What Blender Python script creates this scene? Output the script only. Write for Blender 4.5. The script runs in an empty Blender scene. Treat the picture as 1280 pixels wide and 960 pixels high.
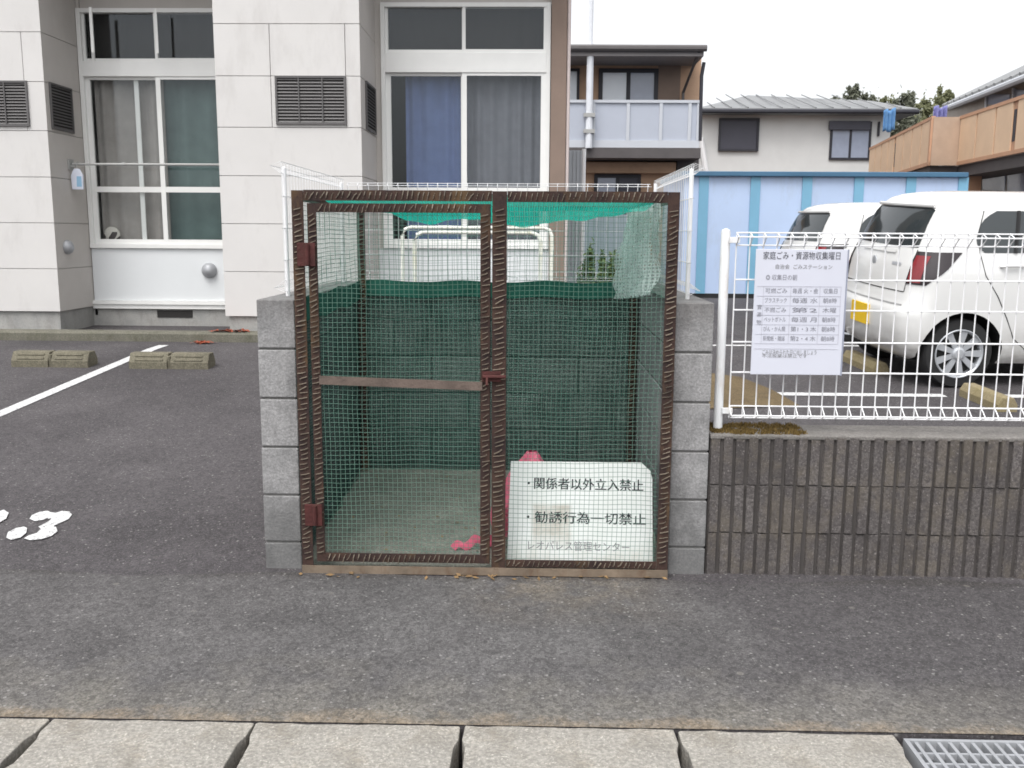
import bpy, bmesh, math, random
from mathutils import Vector, Matrix
random.seed(7)
R = math.radians
scn = bpy.context.scene
col = scn.collection

# ------------------------------------------------------------------ camera
F = 1165.0                      # focal length in pixels of the 1280 px wide photograph
H = 1.373
cam_d = bpy.data.cameras.new('camera')
cam = bpy.data.objects.new('camera', cam_d)
col.objects.link(cam)
cam_d.sensor_width = 36.0
cam_d.lens = 36.0 * F / 1280.0
cam_d.clip_end = 2000
cam_d.clip_start = 0.05
ROT = Matrix.Rotation(R(1.28), 3, 'Z') @ Matrix.Rotation(R(90 - 9.12), 3, 'X') @ Matrix.Rotation(R(0.35), 3, 'Z')
cam.matrix_world = Matrix.Translation((0, 0, H)) @ ROT.to_4x4()
scn.camera = cam

def ray(px, py):
    return ROT @ Vector(((px - 640) / F, -(py - 480) / F, -1))
def at(px, py, Y):
    v = ray(px, py); t = Y / v.y
    return Vector((v.x * t, Y, H + v.z * t))
PROF = [(-300, 0), (3.66, 0), (8.6, .286), (15, .39), (22, .45), (400, .6)]
def gz(Y):
    for (a, za), (b, zb) in zip(PROF, PROF[1:]):
        if Y <= b:
            return za + (zb - za) * (Y - a) / (b - a)
    return PROF[-1][1]
def gnd(px, py):
    v = ray(px, py); Y = 1.0
    while Y < 100:
        if H + v.z * Y / v.y <= gz(Y): break
        Y += .005
    return Vector((v.x * Y / v.y, Y, gz(Y)))
def X(px, py, Y): return at(px, py, Y).x
def Z(px, py, Y): return at(px, py, Y).z

# ------------------------------------------------------------------ mesh builder
class MB:
    def __init__(s): s.v = []; s.f = []; s.smooth = False
    def add(s, vs, fs):
        o = len(s.v); s.v += [tuple(v) for v in vs]; s.f += [tuple(i + o for i in f) for f in fs]; return s
    def box(s, x0, x1, y0, y1, z0, z1):
        return s.add([(x0,y0,z0),(x1,y0,z0),(x1,y1,z0),(x0,y1,z0),(x0,y0,z1),(x1,y0,z1),(x1,y1,z1),(x0,y1,z1)],
                     [(0,3,2,1),(4,5,6,7),(0,1,5,4),(1,2,6,5),(2,3,7,6),(3,0,4,7)])
    def quad(s, a, b, c, d): return s.add([a, b, c, d], [(0,1,2,3)])
    def tube(s, pts, r, n=6, cap=True, r2=None):
        pts = [Vector(p) for p in pts]; rings = []
        for i, p in enumerate(pts):
            d = (pts[min(i+1, len(pts)-1)] - pts[max(i-1, 0)]).normalized()
            up = Vector((0,0,1)) if abs(d.z) < .9 else Vector((1,0,0))
            a = d.cross(up).normalized(); b = d.cross(a)
            rr = r if r2 is None else r + (r2 - r) * i / (len(pts) - 1)
            rings.append([p + (a * math.cos(2*math.pi*(k+.5)/n) + b * math.sin(2*math.pi*(k+.5)/n)) * rr for k in range(n)])
        vs = [v for rg in rings for v in rg]; fs = []
        for i in range(len(pts) - 1):
            for k in range(n):
                fs.append((i*n+k, i*n+(k+1) % n, (i+1)*n+(k+1) % n, (i+1)*n+k))
        if cap:
            fs.append(tuple(range(n-1, -1, -1))); fs.append(tuple((len(pts)-1)*n + k for k in range(n)))
        return s.add(vs, fs)
    def prism(s, poly, axis, a, b):
        # poly: 2D points; axis 'x' -> (y,z), 'y' -> (x,z), 'z' -> (x,y)
        def P(u, v, w): return {'x': (w, u, v), 'y': (u, w, v), 'z': (u, v, w)}[axis]
        n = len(poly)
        vs = [P(u, v, a) for u, v in poly] + [P(u, v, b) for u, v in poly]
        fs = [tuple(range(n)), tuple(range(2*n-1, n-1, -1))] + [(i, i+n, (i+1) % n + n, (i+1) % n) for i in range(n)]
        return s.add(vs, fs)
    def lathe(s, c, axis, prof, n=24):
        # prof: list of (radius, offset along axis)
        c = Vector(c); ax = Vector(axis).normalized()
        up = Vector((0,0,1)) if abs(ax.z) < .9 else Vector((1,0,0))
        a = ax.cross(up).normalized(); b = ax.cross(a)
        vs = []; fs = []
        for r, h in prof:
            for k in range(n):
                t = 2*math.pi*k/n
                vs.append(c + ax*h + (a*math.cos(t) + b*math.sin(t))*max(r, 1e-4))
        for i in range(len(prof)-1):
            for k in range(n):
                fs.append((i*n+k, i*n+(k+1) % n, (i+1)*n+(k+1) % n, (i+1)*n+k))
        fs.append(tuple(range(n))); fs.append(tuple((len(prof)-1)*n+k for k in range(n-1, -1, -1)))
        return s.add(vs, fs)
    def grid(s, fn, nu, nv):
        vs = [fn(i/nu, j/nv) for j in range(nv+1) for i in range(nu+1)]
        fs = [(j*(nu+1)+i, j*(nu+1)+i+1, (j+1)*(nu+1)+i+1, (j+1)*(nu+1)+i) for j in range(nv) for i in range(nu)]
        return s.add(vs, fs)

ORG = {}
def obj(name, mb, mat, parent=None, loc=None, smooth=False, bevel=0, fix=True):
    me = bpy.data.meshes.new(name)
    if parent is not None: org = ORG[parent.name]
    else: org = Vector(loc) if loc is not None else Vector((0,0,0))
    me.from_pydata([tuple(Vector(v) - org) for v in mb.v], [], mb.f)
    if fix:
        bm = bmesh.new(); bm.from_mesh(me); bmesh.ops.recalc_face_normals(bm, faces=bm.faces); bm.to_mesh(me); bm.free()
    me.materials.append(mat)
    if smooth:
        for p in me.polygons: p.use_smooth = True
        me.set_sharp_from_angle(angle=R(42))
    o = bpy.data.objects.new(name, me); col.objects.link(o)
    if parent is not None: o.parent = parent
    elif loc is not None: o.location = loc
    ORG[o.name] = org
    if bevel:
        m = o.modifiers.new('bevel', 'BEVEL'); m.width = bevel; m.segments = 2; m.limit_method = 'ANGLE'; m.angle_limit = R(40)
    return o
def empty(name, loc, label, cat, group=None, local=False):
    o = bpy.data.objects.new(name, None); col.objects.link(o); o.location = loc; o.empty_display_size = .1
    ORG[o.name] = Vector((0,0,0)) if local else Vector(loc)
    return tag(o, label, cat, group)
def tag(o, label=None, cat=None, group=None, kind=None):
    if label: o['label'] = label
    if cat: o['category'] = cat
    if group: o['group'] = group
    if kind: o['kind'] = kind
    return o
def struct(name, mb, mat, **k): return tag(obj(name, mb, mat, **k), kind='structure')
def copy_tree(o, parent=None):
    c = o.copy(); col.objects.link(c)
    if parent is not None: c.parent = parent
    ORG[c.name] = ORG[o.name]
    for ch in list(o.children): copy_tree(ch, c)
    return c
def text(body, size, align='LEFT', spacing=1.0, offset=0.0):
    c = bpy.data.curves.new('lettering', 'FONT'); c.body = body; c.size = size; c.align_x = align; c.align_y = 'CENTER'
    c.space_character = spacing; c.offset = offset; c.resolution_u = 2
    o = bpy.data.objects.new('lettering', c); col.objects.link(o)
    bpy.context.view_layer.update()
    dg = bpy.context.evaluated_depsgraph_get()
    me = bpy.data.meshes.new_from_object(o.evaluated_get(dg))
    vs = [v.co.copy() for v in me.vertices]; fs = [tuple(p.vertices) for p in me.polygons]
    bpy.data.objects.remove(o); bpy.data.meshes.remove(me); bpy.data.curves.remove(c)
    return vs, fs

# ------------------------------------------------------------------ materials
class NT:
    def __init__(s, name):
        s.m = bpy.data.materials.new(name); s.m.use_nodes = True; s.t = s.m.node_tree; s.t.nodes.clear()
        s.out = s.n('ShaderNodeOutputMaterial'); s.co = s.n('ShaderNodeTexCoord').outputs['Object']
    def n(s, typ, **k):
        x = s.t.nodes.new(typ)
        for a, b in k.items(): setattr(x, a, b)
        return x
    def l(s, a, b): s.t.links.new(a, b)
    def noise(s, scale, detail=4, rough=.6, stretch=None):
        x = s.n('ShaderNodeTexNoise'); x.inputs['Scale'].default_value = scale; x.inputs['Detail'].default_value = detail
        x.inputs['Roughness'].default_value = rough
        if stretch:
            mp = s.n('ShaderNodeMapping'); mp.inputs['Scale'].default_value = stretch; s.l(s.co, mp.inputs['Vector']); s.l(mp.outputs[0], x.inputs['Vector'])
        else: s.l(s.co, x.inputs['Vector'])
        return x.outputs['Fac']
    def ramp(s, fac, lo, hi, a=0., b=1.):
        x = s.n('ShaderNodeMapRange'); x.inputs['From Min'].default_value = lo; x.inputs['From Max'].default_value = hi
        x.inputs['To Min'].default_value = a; x.inputs['To Max'].default_value = b
        s.l(fac, x.inputs['Value']); return x.outputs[0]
    def math(s, op, a, b=None):
        x = s.n('ShaderNodeMath', operation=op)
        for i, v in enumerate((a, b)):
            if v is None: continue
            if isinstance(v, (int, float)): x.inputs[i].default_value = v
            else: s.l(v, x.inputs[i])
        return x.outputs[0]
    def mix(s, fac, a, b, mode='MIX'):
        x = s.n('ShaderNodeMix', data_type='RGBA', blend_type=mode)
        for i, v in ((0, fac), (6, a), (7, b)):
            if isinstance(v, (int, float)): x.inputs[i].default_value = v
            elif isinstance(v, tuple): x.inputs[i].default_value = (*v, 1)
            else: s.l(v, x.inputs[i])
        return x.outputs[2]
    def axis(s, i):
        x = s.n('ShaderNodeSeparateXYZ'); s.l(s.co, x.inputs[0]); return x.outputs[i]
    def island(s): return s.n('ShaderNodeNewGeometry').outputs['Random Per Island']
    def bsdf(s, color, rough=.8, metal=0., bump=None, strength=.3, dist=.01, spec=.4, coat=0):
        p = s.n('ShaderNodeBsdfPrincipled')
        if isinstance(color, tuple): p.inputs['Base Color'].default_value = (*color, 1)
        else: s.l(color, p.inputs['Base Color'])
        if isinstance(rough, (int, float)): p.inputs['Roughness'].default_value = rough
        else: s.l(rough, p.inputs['Roughness'])
        p.inputs['Metallic'].default_value = metal; p.inputs['Specular IOR Level'].default_value = spec
        p.inputs['Coat Weight'].default_value = coat
        if bump is not None:
            b = s.n('ShaderNodeBump'); b.inputs['Strength'].default_value = strength; b.inputs['Distance'].default_value = dist
            s.l(bump, b.inputs['Height']); s.l(b.outputs[0], p.inputs['Normal'])
        return p
    def done(s, sh): s.l(sh.outputs[0], s.out.inputs[0]); return s.m

def simple(name, c, rough=.7, var=.15, scale=3., metal=0., bump=0., bscale=60., spec=.4, coat=0, dirt=None, isl=0.):
    t = NT(name)
    c2 = tuple(x * (1 - var) for x in c)
    k = t.mix(t.ramp(t.noise(scale, 5), .3, .7), c, c2)
    if isl: k = t.mix(t.ramp(t.island(), 0, 1, 0, isl), k, (.02,.02,.02))
    if dirt: k = t.mix(t.ramp(t.noise(scale*1.7, 6, .7, (1, 1, .35)), .52, .72, 0, dirt[1]), k, dirt[0])
    p = t.bsdf(k, rough, metal, t.noise(bscale, 3) if bump else None, bump, .01, spec, coat)
    return t.done(p)

def asphalt(name, a, b, front=False):
    t = NT(name)
    k = t.mix(t.ramp(t.noise(1.3, 6, .65), .35, .68), a, b)
    k = t.mix(t.ramp(t.noise(.9, 6, .65), .48, .66, 0, .6), k, tuple(x*.7 for x in a))
    if front:   # worn, dusty strip along the gutter
        y = t.axis(1)
        d = t.math('ADD', t.ramp(y, 2.45, 3.0, 1, 0), t.ramp(t.noise(4, 5), .3, .7, -.35, .35))
        k = t.mix(t.ramp(d, .35, 1.2, 0, .62), k, (.21,.195,.165))
        s = t.math('ADD', t.ramp(y, 2.44, 2.55, 1, 0), t.ramp(t.noise(9, 5), .3, .7, -.5, .4))
        k = t.mix(t.ramp(s, .35, 1.0, 0, .75), k, (.24,.19,.135))
    if front:
        c_ = t.math('MULTIPLY', t.math('MULTIPLY', t.ramp(t.axis(1), 3.1, 3.6), t.ramp(t.axis(0), -.35, -.05)), t.ramp(t.axis(0), .35, .65, 1, 0))
        k = t.mix(t.math('MULTIPLY', c_, t.ramp(t.noise(5, 6, .7), .35, .6, 0, .75)), k, (.2,.165,.125))
    if front:   # newer, darker surfacing towards the right
        dk = t.math('ADD', t.ramp(t.axis(0), .1, 1.1), t.ramp(t.noise(2.5, 6, .7), .3, .7, -.45, .45))
        dk = t.math('MULTIPLY', t.ramp(dk, .35, .75), t.ramp(t.math('ADD', t.axis(1), t.ramp(t.noise(5, 5), .3, .7, -.12, .12)), 2.55, 2.85))
        k = t.mix(t.math('MULTIPLY', dk, .75), k, (.064,.059,.062))
    if front:
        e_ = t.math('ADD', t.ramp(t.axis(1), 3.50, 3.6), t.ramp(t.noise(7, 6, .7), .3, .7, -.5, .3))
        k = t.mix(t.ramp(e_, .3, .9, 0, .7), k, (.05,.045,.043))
    def cells(scale, lo, hi):
        v = t.n('ShaderNodeTexVoronoi'); v.inputs['Scale'].default_value = scale; t.l(t.co, v.inputs['Vector'])
        sp = t.n('ShaderNodeSeparateColor'); t.l(v.outputs['Color'], sp.inputs[0])
        return t.mix(1.0, k, t.ramp(sp.outputs[1], 0, 1, lo, hi), 'MULTIPLY')
    k = cells(95, .7, 1.3); k = cells(42, .88, 1.12)
    fine = t.noise(170, 3, .7)
    k = t.mix(t.ramp(fine, .38, .62, .4, 0), k, (.018,.017,.017))
    def chips(scale, cut, c, w):
        v = t.n('ShaderNodeTexVoronoi'); v.inputs['Scale'].default_value = scale; t.l(t.co, v.inputs['Vector'])
        sp = t.n('ShaderNodeSeparateColor'); t.l(v.outputs['Color'], sp.inputs[0])
        f = t.math('MULTIPLY', t.ramp(sp.outputs[0], cut, cut+.02), t.ramp(v.outputs['Distance'], .3, .42, 1, 0))
        return t.mix(t.math('MULTIPLY', f, w), k, c)
    k = chips(150, .72, (.19,.185,.18), .55)
    k = chips(75, .94, (.3,.29,.28), .6)
    k = chips(30, .99, (.3,.28,.25), .6)
    p = t.bsdf(k, .82, 0, t.noise(140, 3), .6, .006, .35)
    return t.done(p)

def concrete(name, a, b, grain=.5, stain=(.06,.055,.05), amount=.6, isl=.0, moss=None):
    t = NT(name)
    k = t.mix(t.ramp(t.noise(5, 6, .7), .3, .7), a, b)
    if isl: k = t.mix(t.ramp(t.island(), 0, 1, 0, isl), k, tuple(x*.35 for x in a))
    k = t.mix(t.ramp(t.noise(3.2, 7, .75, (1.6, 1.6, .7)), .5, .72, 0, amount), k, stain)
    k = t.mix(t.ramp(t.noise(95, 3, .7), .4, .64, grain, 0), k, tuple(x*.45 for x in a))
    k = t.mix(t.ramp(t.noise(120, 2, .7), .6, .7, 0, grain*.7), k, tuple(min(1, x*1.7) for x in b))
    if moss: k = t.mix(t.ramp(t.noise(6, 6, .7), .48, .62, 0, moss[1]), k, moss[0])
    return t.done(t.bsdf(k, .9, 0, t.noise(110, 4), .45, .006, .3))

def block_mat(name, a, b, amount):
    t = NT(name); z = t.axis(2)   # parts are measured from the ground
    k = t.mix(t.ramp(t.island(), 0, 1), a, b)
    k = t.mix(t.ramp(t.noise(7, 6, .7), .32, .68, 0, .6), k, tuple(min(1, x*1.35) for x in b))
    k = t.mix(t.ramp(t.noise(4, 7, .75, (1.4, 1.4, .7)), .5, .7, 0, amount), k, tuple(x*.38 for x in a))
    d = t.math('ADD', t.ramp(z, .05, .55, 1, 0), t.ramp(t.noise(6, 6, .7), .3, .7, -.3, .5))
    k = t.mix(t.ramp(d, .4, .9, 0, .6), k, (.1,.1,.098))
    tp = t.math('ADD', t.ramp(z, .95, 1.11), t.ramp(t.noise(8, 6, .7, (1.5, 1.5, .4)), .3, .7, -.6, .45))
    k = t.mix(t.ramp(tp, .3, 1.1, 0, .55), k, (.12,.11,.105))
    k = t.mix(t.ramp(t.noise(120, 3, .7), .4, .62, .4, 0), k, tuple(x*.45 for x in a))
    return t.done(t.bsdf(k, .92, 0, t.noise(110, 4), .5, .006, .3))
def rusty(name):
    t = NT(name)
    k = t.mix(t.ramp(t.noise(14, 6, .7), .35, .65), (.028,.018,.018), (.062,.035,.026))
    k = t.mix(t.ramp(t.noise(6, 6, .7, (1,1,.4)), .54, .68, 0, .7), k, (.12,.075,.036))
    k = t.mix(t.ramp(t.noise(45, 4, .7), .55, .7, 0, .7), k, (.024,.013,.011))
    return t.done(t.bsdf(k, .85, 0, t.noise(80, 4), .5, .004, .3))

def netting(name, c, cover, pitch, rough=.8, wob=.3, translucent=.3, solid=0.):
    """woven net: threads with open gaps between them"""
    t = NT(name)
    mp = t.n('ShaderNodeMapping'); t.l(t.n('ShaderNodeUVMap').outputs[0], mp.inputs[0])
    sx = t.n('ShaderNodeSeparateXYZ'); t.l(mp.outputs[0], sx.inputs[0])
    w = t.ramp(t.noise(6, 3), 0, 1, -wob*pitch, wob*pitch)
    def thread(c_):
        q = t.math('FRACT', t.math('MULTIPLY', t.math('ADD', c_, w), 1/pitch))
        return t.math('LESS_THAN', q, cover)
    m = t.math('MAXIMUM', thread(sx.outputs[0]), thread(sx.outputs[1]))
    if solid: m = t.math('MAXIMUM', m, solid)
    k = t.mix(t.ramp(t.noise(4, 5), .3, .7), c, tuple(x*.6 for x in c))
    d = t.n('ShaderNodeBsdfDiffuse'); t.l(k, d.inputs[0])
    tr = t.n('ShaderNodeBsdfTranslucent'); t.l(k, tr.inputs[0])
    mx = t.n('ShaderNodeMixShader'); mx.inputs[0].default_value = translucent; t.l(d.outputs[0], mx.inputs[1]); t.l(tr.outputs[0], mx.inputs[2])
    tp = t.n('ShaderNodeBsdfTransparent')
    m2 = t.n('ShaderNodeMixShader'); t.l(m, m2.inputs[0]); t.l(tp.outputs[0], m2.inputs[1]); t.l(mx.outputs[0], m2.inputs[2])
    return t.done(m2)

def glass(name, refl=.04, tint=(.75,.8,.8)):
    t = NT(name)
    tp = t.n('ShaderNodeBsdfTransparent'); tp.inputs[0].default_value = (*tint, 1)
    g = t.n('ShaderNodeBsdfGlossy'); g.inputs['Roughness'].default_value = .03; g.inputs[0].default_value = (.9,.95,1,1)
    mx = t.n('ShaderNodeMixShader'); mx.inputs[0].default_value = refl
    t.l(tp.outputs[0], mx.inputs[1]); t.l(g.outputs[0], mx.inputs[2])
    return t.done(mx)

def curtain_mat(name, c, dark=.55):
    t = NT(name)
    k = t.mix(t.ramp(t.noise(8, 4), .3, .7), c, tuple(x*.85 for x in c))
    return t.done(t.bsdf(k, .9))

M = {}
M['asphalt'] = asphalt('asphalt', (.062,.056,.06), (.096,.088,.092))
M['pavement'] = asphalt('worn_asphalt', (.086,.081,.082), (.138,.132,.132), True)
M['siding'] = simple('white_siding', (.6,.585,.57), .55, .06, 2, bump=.08, bscale=90, dirt=((.42,.4,.385), .4))
M['siding_back'] = simple('siding_gap', (.52,.505,.49), .8, .1)
M['recess'] = simple('shaded_siding', (.56,.53,.5), .8, .08, 3, bump=.1)  # same siding in a greyer beige, the shade of the recesses painted in
M['cream'] = simple('cream_aluminium', (.8,.8,.78), .4, .06, 4)
M['white_panel'] = simple('white_panel', (.7,.72,.73), .35, .04, 2)
M['foundation'] = concrete('foundation_concrete', (.3,.3,.29), (.4,.39,.37), .2, (.14,.13,.11), .5)
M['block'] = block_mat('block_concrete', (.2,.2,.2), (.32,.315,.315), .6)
M['block_dark'] = block_mat('back_wall_block', (.15,.16,.15), (.34,.36,.34), .7)  # back wall blocks: slightly greenish grey with a wider tone range
M['mortar'] = concrete('mortar', (.13,.13,.125), (.19,.185,.18), .3)
M['ribbed'] = concrete('ribbed_block', (.115,.103,.101), (.175,.16,.154), .75, (.055,.049,.047), .6, isl=.5, moss=((.16,.135,.1), .35))
M['slab'] = concrete('gutter_concrete', (.29,.275,.25), (.44,.415,.37), .6, (.23,.185,.13), .7, moss=((.12,.105,.085), .45))
M['kerb'] = concrete('kerb_concrete', (.13,.125,.1), (.2,.19,.155), .5, (.07,.075,.04), .7)
M['stop'] = concrete('wheel_stop_concrete', (.15,.138,.1), (.22,.2,.15), .6, (.06,.055,.04), .7)
M['stop_yellow'] = concrete('faded_yellow_stop', (.24,.2,.1), (.3,.25,.17), .4, (.18,.16,.1), .5)
M['cage_floor'] = concrete('cage_floor', (.17,.172,.15), (.31,.305,.265), .6, (.12,.12,.1), .7)
M['rust'] = rusty('rusty_steel')
M['sill'] = simple('worn_sill', (.22,.17,.125), .8, .5, 7, bump=.4, bscale=40, dirt=((.1,.045,.02), .8))
M['red_rust'] = simple('red_primer', (.085,.022,.02), .8, .5, 20, bump=.4, dirt=((.06,.03,.02), .7))
M['bind'] = simple('binding_wire', (.23,.19,.145), .6, .75, 9)
M['wire'] = simple('green_coated_wire', (.11,.21,.165), .5, .2, 8)
M['white_wire'] = simple('white_coated_wire', (.8,.8,.81), .4, .06, 5)
M['white_post'] = simple('white_post_paint', (.8,.81,.82), .4, .06, 5, dirt=((.4,.27,.16), .5))
M['net_wall'] = netting('dark_green_net', (.014,.105,.083), .17, .013, translucent=.1, solid=.1)
M['net_band'] = simple('net_hem', (.02,.13,.095), .9, .4, 12)
M['net_roof'] = netting('emerald_net', (.02,.42,.32), .3, .01, translucent=.75, solid=.4)
M['net_pale'] = netting('pale_net', (.72,.84,.8), .42, .016, translucent=.5, solid=.12)
M['black'] = simple('black_rubber', (.02,.02,.021), .6, .2, 8)
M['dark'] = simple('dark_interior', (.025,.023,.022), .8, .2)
M['louvre'] = simple('louvre_metal', (.11,.105,.105), .5, .15)
M['paint_line'] = None
def road_paint():
    t = NT('road_paint')
    k = t.mix(t.ramp(t.noise(40, 5, .7), .36, .55), (.4,.4,.4), (.62,.62,.62))
    p = t.bsdf(k, .8, 0, t.noise(120), .4, .004); tp = t.n('ShaderNodeBsdfTransparent'); m_ = t.n('ShaderNodeMixShader')
    t.l(t.ramp(t.noise(55, 6, .75), .36, .44), m_.inputs[0]); t.l(tp.outputs[0], m_.inputs[1]); t.l(p.outputs[0], m_.inputs[2])
    return t.done(m_)
M['paint_line'] = road_paint()
M['glass'] = glass('window_glass', .022, (.93,.94,.94))
M['curtain_grey'] = curtain_mat('grey_curtain', (.37,.345,.325))
M['curtain_teal'] = curtain_mat('teal_curtain', (.115,.165,.16))
M['curtain_blue'] = curtain_mat('blue_curtain', (.125,.17,.33))
M['curtain_slate'] = curtain_mat('slate_curtain', (.165,.17,.195))
M['brown_wall'] = simple('brown_wall', (.25,.185,.15), .8, .15, 3, bump=.1)
M['steel'] = simple('galvanised', (.4,.41,.43), .45, .2, 15, metal=.25)
M['pipe'] = simple('grey_pole', (.38,.38,.37), .45, .1)

# ------------------------------------------------------------------ sky, sun
w = bpy.data.worlds.new('World'); scn.world = w; w.use_nodes = True
nt = w.node_tree; nt.nodes.clear()
sky = nt.nodes.new('ShaderNodeTexSky'); sky.sky_type = 'NISHITA'; sky.sun_disc = False
SUN_EL, SUN_AZ = 62, 205      # azimuth clockwise from +Y
sky.sun_elevation = R(SUN_EL); sky.sun_rotation = R(SUN_AZ); sky.air_density = 1; sky.dust_density = 4; sky.ozone_density = 1
hsv = nt.nodes.new('ShaderNodeHueSaturation'); hsv.inputs['Saturation'].default_value = .12
bg = nt.nodes.new('ShaderNodeBackground'); bg.inputs['Strength'].default_value = .15
ow = nt.nodes.new('ShaderNodeOutputWorld')
nt.links.new(sky.outputs[0], hsv.inputs['Color']); nt.links.new(hsv.outputs[0], bg.inputs[0]); nt.links.new(bg.outputs[0], ow.inputs[0])
sd = bpy.data.lights.new('sun', 'SUN'); sd.energy = .6; sd.angle = R(35); sd.color = (1, .97, .93)
so = bpy.data.objects.new('sun', sd); col.objects.link(so)
az = R(SUN_AZ); dirv = Vector((math.sin(az)*math.cos(R(SUN_EL)), math.cos(az)*math.cos(R(SUN_EL)), math.sin(R(SUN_EL))))
so.rotation_euler = dirv.to_track_quat('Z', 'Y').to_euler(); so.location = dirv * 30
scn.view_settings.view_transform = 'Standard'; scn.view_settings.look = 'None'; scn.view_settings.gamma = 1
scn.view_settings.exposure = 1.0
scn.cycles.filter_width = 1.7
scn.cycles.max_bounces = 8; scn.cycles.transparent_max_bounces = 24
scn.cycles.use_denoising = True

# ------------------------------------------------------------------ ground
GUT0, GUT1 = 1.98, 2.445
g = MB()
ys = [(-300, 0), (-20, 0), (GUT0, 0), (GUT0, -.13), (GUT1, -.13), (GUT1, 0), (3.66, 0), (6, gz(6)), (8.6, gz(8.6)), (15, gz(15)), (22, gz(22)), (400, .6)]
xs = [-300, -20, -5, 0, 5, 20, 300]
for (a, za), (b, zb) in zip(ys, ys[1:]):
    for x0, x1 in zip(xs, xs[1:]):
        g.quad((x0,a,za), (x1,a,za), (x1,b,zb), (x0,b,zb))
struct('ground', g, M['asphalt'], fix=False)
pv = MB(); n = 60
for i in range(n):
    x0, x1 = -12 + 24*i/n, -12 + 24*(i+1)/n
    y0 = lambda x: 3.60 + .03*math.sin(x*5.1) + .02*math.sin(x*13)
    pv.quad((x0, GUT1-.001, .004), (x1, GUT1-.001, .004), (x1, y0(x1), .004), (x0, y0(x0), .004))
struct('pavement', pv, M['pavement'], fix=False)
# parking bay line (left lot), painted number, bay lines (right lot)
def ground_quad(mb, a, b, half, n=8, dz=.005):
    d = (b - a); nrm = Vector((-d.y, d.x, 0)).normalized() * half
    for i in range(n):
        p = a + d*i/n; q = a + d*(i+1)/n
        mb.quad(*[(v.x, v.y, gz(v.y)+dz) for v in (p-nrm, q-nrm, q+nrm, p+nrm)])
pl = MB(); a = gnd(0, 518); b = gnd(205, 432); a2 = a + (a-b)*.35
a.z = b.z = 0; a2.z = 0
ground_quad(pl, a2, b, .05, 14)
struct('parking_line', pl, M['paint_line'], fix=False)
pl = MB(); Yl = 6.98
for x0, x1 in ((1.75, 3.1), (3.5, 6.2)):
    ground_quad(pl, Vector((x0, Yl, 0)), Vector((x1, Yl, 0)), .05)
struct('parking_line', pl, M['paint_line'], fix=False)
pl = MB(); ground_quad(pl, Vector((1.4, 9.2, 0)), Vector((6.2, 9.4, 0)), .05)
struct('parking_line', pl, M['paint_line'], fix=False)
so_ = MB(); pp_ = [gnd(880, 466), gnd(925, 472), gnd(965, 488), gnd(1000, 508), gnd(880, 512)]
so_.add([(p.x, p.y, gz(p.y)+.006) for p in pp_], [(0,4,3,2,1)])
struct('soil', so_, concrete('soil', (.12,.085,.045), (.2,.15,.08), .7, (.06,.045,.03), .6), fix=False)
# stencilled number, read from the bay entrance: digit strokes with stencil gaps
nm = MB()
for outl in (((37,650),(40,645),(50,641),(60,640),(66,643),(62,648),(54,651),(44,653)),
             ((68,643),(78,640),(87,641),(90,645),(86,650),(74,656),(64,660),(52,663),(48,660),(56,656),(62,652),(66,648)),
             ((58,641),(70,642.5),(70,648),(60,650)), ((50,660),(66,656),(69,662),(52,666)),
             ((50,664),(62,661),(70,660),(72,666),(64,672),(52,676),(38,677),(30,675),(36,671),(46,668)),
             ((8,674),(10,667),(20,662),(30,660),(34,662),(33,668),(26,674),(14,677)),
             ((-14,652),(-4,642),(5,639),(11,643),(8,650),(-4,657),(-14,661)),
             ((-46,676),(-20,665),(-6,664),(-8,670),(-26,676))):
    ps = [gnd(*p) for p in outl]; lift = .005 + .0004*(len(nm.f))
    nm.add([(p.x, p.y, gz(p.y)+lift) for p in ps], [tuple(range(len(ps)))])
struct('parking_number', nm, M['paint_line'], fix=False)
# low kerb strip along the apartment building
kb = MB()
kx0 = -9.0; kx1 = X(330, 425, 9.2)
kb.prism([(9.16, .2), (9.16, gz(9.2)+.075), (9.18, gz(9.2)+.095), (9.30, gz(9.2)+.10), (9.30, .2)], 'x', kx0, kx1+1.2)
struct('kerb', kb, M['kerb'])
# concrete bed inside the cage enclosure and its rough front edge
bd = MB(); bd.prism([(3.664, -.05), (3.664, .022), (5.02, .092), (5.02, -.05)], 'x', -.944, .556)
struct('concrete_pad', bd, M['cage_floor'])

# ------------------------------------------------------------------ gutter covers
def gutter_cover(x0, x1, label):
    mb = MB(); g_ = .003; a0, b0 = x0+g_, x1-g_
    y0, y1 = GUT0+.02, GUT1-.0035
    nf, nn, nd = 2.35, 2.215, .014
    j = lambda s: random.uniform(-s, s)
    poly = [(a0+j(.003), y0), (b0+j(.003), y0), (b0, nn-.03), (b0-nd, nn+j(.01)), (b0-nd*.9, nf-.02), (b0-.002, nf+.02), (b0-j(.004)-.002, y1-.006), (b0-.006, y1+j(.003)),
            *[(b0+(a0-b0)*q/12, y1+j(.004)-abs(j(.002))) for q in range(1, 12)], (a0+.006, y1+j(.003)), (a0+j(.004)+.002, y1-.006), (a0+.002, nf+.02), (a0+nd*.9, nf-.02), (a0+nd, nn), (a0, nn-.03)]
    mb.prism(poly, 'z', -.1, .002+j(.003))
    o = obj('gutter_cover', mb, M['slab'], loc=((x0+x1)/2, GUT0, 0), bevel=.003)
    tag(o, label, 'gutter cover', 'concrete gutter covers along the road')
    return o
js = [X(65, 901, 2.445), X(320, 906, 2.445), X(578, 911, 2.445), X(845, 917, 2.445), X(1118, 921, 2.445)]
w0 = js[1]-js[0]
js = [js[0]-w0] + js
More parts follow.
